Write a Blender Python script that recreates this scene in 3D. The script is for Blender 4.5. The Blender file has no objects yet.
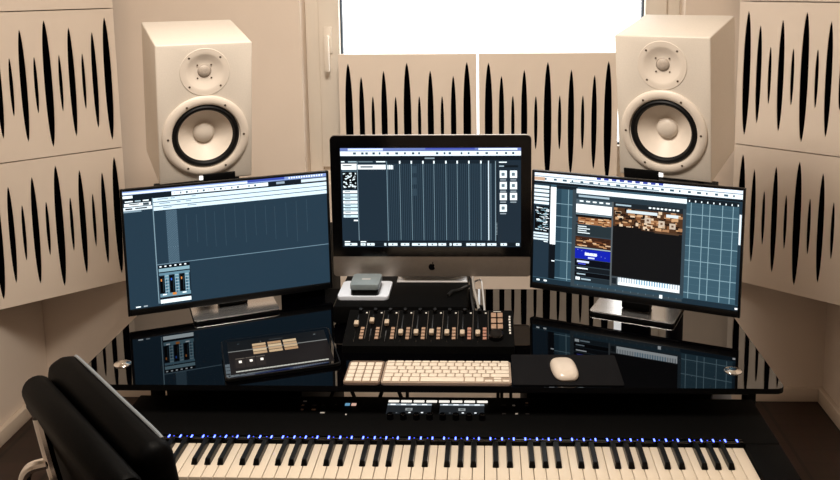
import bpy, bmesh, math, random
from mathutils import Vector, Matrix
random.seed(7)
PI = math.pi
scene = bpy.context.scene
COL = scene.collection

# ------------------------------------------------------------------ materials
def lin(c):
    return tuple((x/255/12.92 if x/255 <= .04045 else ((x/255+.055)/1.055)**2.4) for x in c[:3]) + (1,)
MC = {}
def mat(name, rgb, rough=.5, metal=0, noise=0, nscale=40, bump=0, bscale=200, ior=1.5, coat=0, emit=None, es=0, spec=.5):
    m = bpy.data.materials.new(name); m.use_nodes = True
    nt = m.node_tree; b = nt.nodes['Principled BSDF']
    c = lin(rgb)
    b.inputs['Base Color'].default_value = c; b.inputs['Roughness'].default_value = rough
    b.inputs['Metallic'].default_value = metal; b.inputs['IOR'].default_value = ior
    b.inputs['Coat Weight'].default_value = coat; b.inputs['Specular IOR Level'].default_value = spec
    if noise or bump:
        tc = nt.nodes.new('ShaderNodeTexCoord')
    if noise:
        n = nt.nodes.new('ShaderNodeTexNoise'); n.inputs['Scale'].default_value = nscale; n.inputs['Detail'].default_value = 4
        r = nt.nodes.new('ShaderNodeValToRGB')
        r.color_ramp.elements[0].position = .3; r.color_ramp.elements[1].position = .7
        r.color_ramp.elements[0].color = tuple(x*(1-noise) for x in c[:3])+(1,)
        r.color_ramp.elements[1].color = tuple(min(1, x*(1+noise)) for x in c[:3])+(1,)
        nt.links.new(tc.outputs['Object'], n.inputs['Vector']); nt.links.new(n.outputs['Fac'], r.inputs['Fac'])
        nt.links.new(r.outputs['Color'], b.inputs['Base Color'])
    if bump:
        n2 = nt.nodes.new('ShaderNodeTexNoise'); n2.inputs['Scale'].default_value = bscale; n2.inputs['Detail'].default_value = 3
        bp = nt.nodes.new('ShaderNodeBump'); bp.inputs['Strength'].default_value = bump; bp.inputs['Distance'].default_value = .002
        nt.links.new(tc.outputs['Object'], n2.inputs['Vector']); nt.links.new(n2.outputs['Fac'], bp.inputs['Height'])
        nt.links.new(bp.outputs['Normal'], b.inputs['Normal'])
    if emit:
        b.inputs['Emission Color'].default_value = lin(emit); b.inputs['Emission Strength'].default_value = es
    return m
def screen_mat(rgb):
    k = 'screen_%d_%d_%d' % tuple(rgb)
    if k not in MC:
        m = mat(k, (2, 2, 3), .3, emit=rgb, es=1.45 if min(rgb) > 190 else .93, spec=.08)
        MC[k] = m
    return MC[k]

M = dict(
    wall=mat('wall_paint', (232, 217, 202), .85, noise=.025, nscale=3, bump=.12, bscale=90),
    ceiling=mat('ceiling_paint', (236, 228, 216), .9, noise=.02, nscale=3),
    trim=mat('baseboard_paint', (220, 204, 186), .6, noise=.02, nscale=8),
    frame=mat('window_frame_paint', (236, 226, 212), .4, noise=.015, nscale=6),
    gasket=mat('rubber_gasket', (46, 62, 76), .6),
    panel=mat('panel_lacquer', (233, 218, 202), .55, noise=.02, nscale=5),
    absorb=mat('black_absorber_felt', (2, 2, 3), 1, noise=.3, nscale=300, spec=0),
    spk=mat('speaker_white_vinyl', (216, 207, 195), .5, noise=.03, nscale=260, bump=.15, bscale=320),
    spk_ring=mat('speaker_ring_plastic', (222, 211, 198), .38),
    cone=mat('speaker_cone_white', (232, 220, 206), .45, noise=.02, nscale=60),
    rubber=mat('black_rubber', (5, 5, 6), .55, spec=.25),
    dome=mat('tweeter_mesh', (176, 164, 152), .55, noise=.3, nscale=900),
    screw=mat('screw_head', (92, 78, 64), .4, metal=.6),
    blackmetal=mat('black_powder_metal', (6, 6, 7), .5, noise=.1, nscale=200, spec=.2),
    black=mat('black_plastic', (5, 5, 6), .4, spec=.25),
    edge=mat('black_edge_lacquer', (4, 4, 4), .6, spec=.1),
    matte=mat('matte_black_plastic', (6, 6, 6), .6, noise=.12, nscale=150, spec=.05),
    gloss=mat('black_bezel_gloss', (4, 4, 5), .12),
    glass_black=mat('black_glass', (1, 1, 2), .015, ior=1.75, noise=.05, nscale=4),
    alu=mat('brushed_aluminium', (160, 150, 140), .38, metal=.85, noise=.03, nscale=120),
    silver=mat('satin_silver', (214, 214, 214), .35, metal=.35, noise=.02, nscale=80),
    whitecase=mat('white_case', (212, 220, 232), .4, noise=.02, nscale=80),
    greyblue=mat('grey_blue_anodised', (150, 164, 170), .4, metal=.4, noise=.03, nscale=80),
    chrome=mat('chrome', (225, 222, 218), .1, metal=1),
    keywhite=mat('ivory_key', (206, 193, 174), .28, noise=.01, nscale=30),
    keyblack=mat('ebony_key', (4, 4, 4), .3, spec=.3),
    kb=mat('white_keycap', (212, 200, 184), .5),
    kbplate=mat('keyboard_plate', (160, 142, 126), .4, metal=.2),
    kbplate2=mat('keypad_plate', (138, 118, 102), .4, metal=.3),
    mouse=mat('mouse_white', (202, 190, 176), .22),
    pad=mat('mouse_pad_cloth', (15, 15, 17), .9, noise=.15, nscale=600, spec=.1),
    btn=mat('beige_button', (150, 122, 100), .5),
    btn2=mat('pink_button', (152, 108, 90), .5),
    fader=mat('fader_cap_cream', (176, 160, 140), .45),
    dimprint=mat('dim_print', (92, 84, 76), .6),
    scribe=mat('printed_white', (200, 196, 190), .6),
    leather=mat('black_leather', (3, 3, 3), .5, noise=.15, nscale=60, bump=.1, bscale=260, spec=.03),
    edge_sheen=mat('grey_edge_sheen', (112, 119, 124), .35),  # window highlight on the leather edge, given as a plain grey
    cable_g=mat('grey_cable', (150, 146, 140), .5),
    cable_b=mat('black_cable', (8, 8, 8), .5),
)
def wood_floor():
    m = bpy.data.materials.new('dark_wood_floor'); m.use_nodes = True; nt = m.node_tree; b = nt.nodes['Principled BSDF']
    tc = nt.nodes.new('ShaderNodeTexCoord'); mp = nt.nodes.new('ShaderNodeMapping'); mp.inputs['Scale'].default_value = (7, .9, 1)
    nt.links.new(tc.outputs['Object'], mp.inputs['Vector'])
    br = nt.nodes.new('ShaderNodeTexBrick'); br.inputs['Scale'].default_value = 1; br.inputs['Mortar Size'].default_value = .008
    br.inputs['Color1'].default_value = lin((58, 40, 31)); br.inputs['Color2'].default_value = lin((49, 33, 26)); br.inputs['Mortar'].default_value = lin((30, 20, 16))
    mp2 = nt.nodes.new('ShaderNodeMapping'); mp2.inputs['Rotation'].default_value = (0, 0, PI/2)
    nt.links.new(tc.outputs['Object'], mp2.inputs['Vector']); mp2.inputs['Scale'].default_value = (1.2, 6, 1)
    nt.links.new(mp2.outputs['Vector'], br.inputs['Vector'])
    n = nt.nodes.new('ShaderNodeTexNoise'); n.inputs['Scale'].default_value = 9; n.inputs['Detail'].default_value = 6
    nt.links.new(mp.outputs['Vector'], n.inputs['Vector'])
    mx = nt.nodes.new('ShaderNodeMix'); mx.data_type = 'RGBA'; mx.blend_type = 'MULTIPLY'; mx.inputs[0].default_value = .5
    nt.links.new(br.outputs['Color'], mx.inputs[6]); nt.links.new(n.outputs['Color'], mx.inputs[7])
    nt.links.new(mx.outputs[2], b.inputs['Base Color']); b.inputs['Roughness'].default_value = .5
    return m
M['floor'] = wood_floor()
def pane_mat():
    m = bpy.data.materials.new('window_glass'); m.use_nodes = True; nt = m.node_tree
    nt.nodes.clear(); o = nt.nodes.new('ShaderNodeOutputMaterial'); t = nt.nodes.new('ShaderNodeBsdfTransparent'); g = nt.nodes.new('ShaderNodeBsdfGlossy')
    g.inputs['Roughness'].default_value = .02; x = nt.nodes.new('ShaderNodeMixShader'); x.inputs[0].default_value = .05
    nt.links.new(t.outputs[0], x.inputs[1]); nt.links.new(g.outputs[0], x.inputs[2]); nt.links.new(x.outputs[0], o.inputs[0])
    return m
M['pane'] = pane_mat()

# ------------------------------------------------------------------ mesh helpers
class MB:
    def __init__(s): s.bm = bmesh.new()
    def _mark(s): return set(s.bm.faces), set(s.bm.verts)
    def box(s, x0, x1, y0, y1, z0, z1, bev=0, seg=2):
        bm = s.bm
        vs = [bm.verts.new((x, y, z)) for z in (z0, z1) for y in (y0, y1) for x in (x0, x1)]
        fs = [bm.faces.new([vs[i] for i in f]) for f in ((0,2,3,1),(4,5,7,6),(0,1,5,4),(2,6,7,3),(0,4,6,2),(1,3,7,5))]
        if bev:
            es = {e for f in fs for e in f.edges}
            bmesh.ops.bevel(bm, geom=list(es), offset=bev, segments=seg, profile=.5, affect='EDGES')
        return s
    def prism(s, poly, z0, z1, M4=None, bev=0):
        bm = s.bm; n = len(poly)
        a = [bm.verts.new((x, y, z0)) for x, y in poly]; b = [bm.verts.new((x, y, z1)) for x, y in poly]
        fs = [bm.faces.new(a[::-1]), bm.faces.new(b)]
        for i in range(n): fs.append(bm.faces.new((a[i], a[(i+1) % n], b[(i+1) % n], b[i])))
        if bev:
            es = list(fs[0].edges)+list(fs[1].edges)
            r = bmesh.ops.bevel(bm, geom=es, offset=bev, segments=2, profile=.5, affect='EDGES')
            vs = {v for f in r['faces'] for v in f.verts} | set(a+b)
            vs = [v for v in vs if v.is_valid]
        else: vs = a+b
        if M4 is not None:
            allv = set(vs)
            for f in [f for v in vs for f in v.link_faces]: allv |= set(f.verts)
            bmesh.ops.transform(bm, matrix=M4, verts=list(allv))
        return s
    def lathe(s, prof, c=(0,0,0), axis='Y', n=40):
        bm = s.bm; rings = []
        for r, h in prof:
            ring = []
            if r < 1e-6:
                p = Vector((0, h, 0)) if axis == 'Y' else Vector((0, 0, h)) if axis == 'Z' else Vector((h, 0, 0))
                ring = [bm.verts.new(p+Vector(c))]
            else:
                for k in range(n):
                    a = 2*PI*k/n; u, v = r*math.cos(a), r*math.sin(a)
                    p = Vector((u, h, v)) if axis == 'Y' else Vector((u, v, h)) if axis == 'Z' else Vector((h, u, v))
                    ring.append(bm.verts.new(p+Vector(c)))
            rings.append(ring)
        for A, B in zip(rings, rings[1:]):
            for k in range(n):
                a0, a1 = A[k % len(A)], A[(k+1) % len(A)]; b0, b1 = B[k % len(B)], B[(k+1) % len(B)]
                f = []
                for v in (a0, a1, b1, b0):
                    if v not in f: f.append(v)
                if len(f) > 2: bm.faces.new(f)
        return s
    def tube(s, pts, r, n=10, smooth=True):
        P = [Vector(p) for p in pts]
        if smooth and len(P) > 2:
            Q = []
            for i in range(len(P)-1):
                p0, p1, p2, p3 = P[max(i-1,0)], P[i], P[i+1], P[min(i+2,len(P)-1)]
                for k in range(8):
                    t = k/8
                    Q.append(.5*((2*p1)+(p2-p0)*t+(2*p0-5*p1+4*p2-p3)*t*t+(3*p1-p0-3*p2+p3)*t**3))
            Q.append(P[-1]); P = Q
        bm = s.bm; rings = []; ref = Vector((0,0,1))
        for i, p in enumerate(P):
            d = (P[min(i+1,len(P)-1)]-P[max(i-1,0)]).normalized()
            u = d.cross(ref)
            if u.length < 1e-3: u = d.cross(Vector((1,0,0)))
            u.normalize(); v = d.cross(u); ref = v if v.z >= 0 or True else ref
            v = u.cross(d)
            rings.append([bm.verts.new(p+r*(math.cos(2*PI*k/n)*u+math.sin(2*PI*k/n)*v)) for k in range(n)])
            ref = v
        for A, B in zip(rings, rings[1:]):
            for k in range(n): bm.faces.new((A[k], A[(k+1)%n], B[(k+1)%n], B[k]))
        bm.faces.new(rings[0][::-1]); bm.faces.new(rings[-1])
        return s
    def xf(s, m): bmesh.ops.transform(s.bm, matrix=m, verts=list(s.bm.verts)); return s
    def build(s, name, m, parent=None, smooth=True, loc=(0,0,0)):
        bmesh.ops.recalc_face_normals(s.bm, faces=list(s.bm.faces))
        me = bpy.data.meshes.new(name); s.bm.to_mesh(me); s.bm.free()
        me.materials.append(m)
        o = bpy.data.objects.new(name, me); COL.objects.link(o); o.location = loc
        if parent: o.parent = parent
        if smooth:
            me.polygons.foreach_set('use_smooth', [True]*len(me.polygons))
            me.set_sharp_from_angle(angle=math.radians(35))
        return o
def rrect(w, h, r, n=6, cx=0, cy=0):
    p = []
    for sx, sy, a0 in ((1,1,0),(-1,1,90),(-1,-1,180),(1,-1,270)):
        for k in range(n+1):
            a = math.radians(a0+90*k/n); p.append((cx+sx*(w/2-r)+r*math.cos(a), cy+sy*(h/2-r)+r*math.sin(a)))
    return p
XZ = Matrix(((1,0,0,0),(0,0,1,0),(0,1,0,0),(0,0,0,1)))       # prism (x,y,z) -> (x,z,y): polygon in the XZ plane, depth along Y
def thing(name, label, cat, loc=(0,0,0), rz=0, group=None, rx=0):
    o = bpy.data.objects.new(name, None); COL.objects.link(o); o.empty_display_size = .05
    o.location = loc; o.rotation_euler = (rx, 0, rz); o['label'] = label; o['category'] = cat
    if group: o['group'] = group
    return o
def tag(o, label, cat, group=None):
    o['label'] = label; o['category'] = cat
    if group: o['group'] = group
    return o
def struct(o): o['kind'] = 'structure'; return o
def dup(o, parent=None):
    c = o.copy(); COL.objects.link(c); c.parent = parent
    for ch in [q for q in bpy.data.objects if q.parent == o]: dup(ch, c)
    return c
def put(o, parent, loc, rz=0):
    c = o.copy(); COL.objects.link(c); c.parent = parent; c.location = loc
    return c
def ui_screen(name, rects, w, h, parent, loc, bottom_left=True):
    """a lit display: one mesh facing -Y, w x h, lower left corner at loc; stacked layers of the interface a hair apart"""
    bm = bmesh.new(); me = bpy.data.meshes.new(name); idx = {}
    for i, (u0, v0, u1, v1, c) in enumerate(rects):
        if c not in idx: idx[c] = len(idx); me.materials.append(screen_mat(c))
        y = -.000004*i
        vs = [bm.verts.new((u*w, y, (1-v)*h)) for u, v in ((u0,v1),(u1,v1),(u1,v0),(u0,v0))]
        f = bm.faces.new(vs); f.material_index = idx[c]
    bm.to_mesh(me); bm.free()
    o = bpy.data.objects.new(name, me); COL.objects.link(o); o.parent = parent; o.location = loc
    return o

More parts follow.
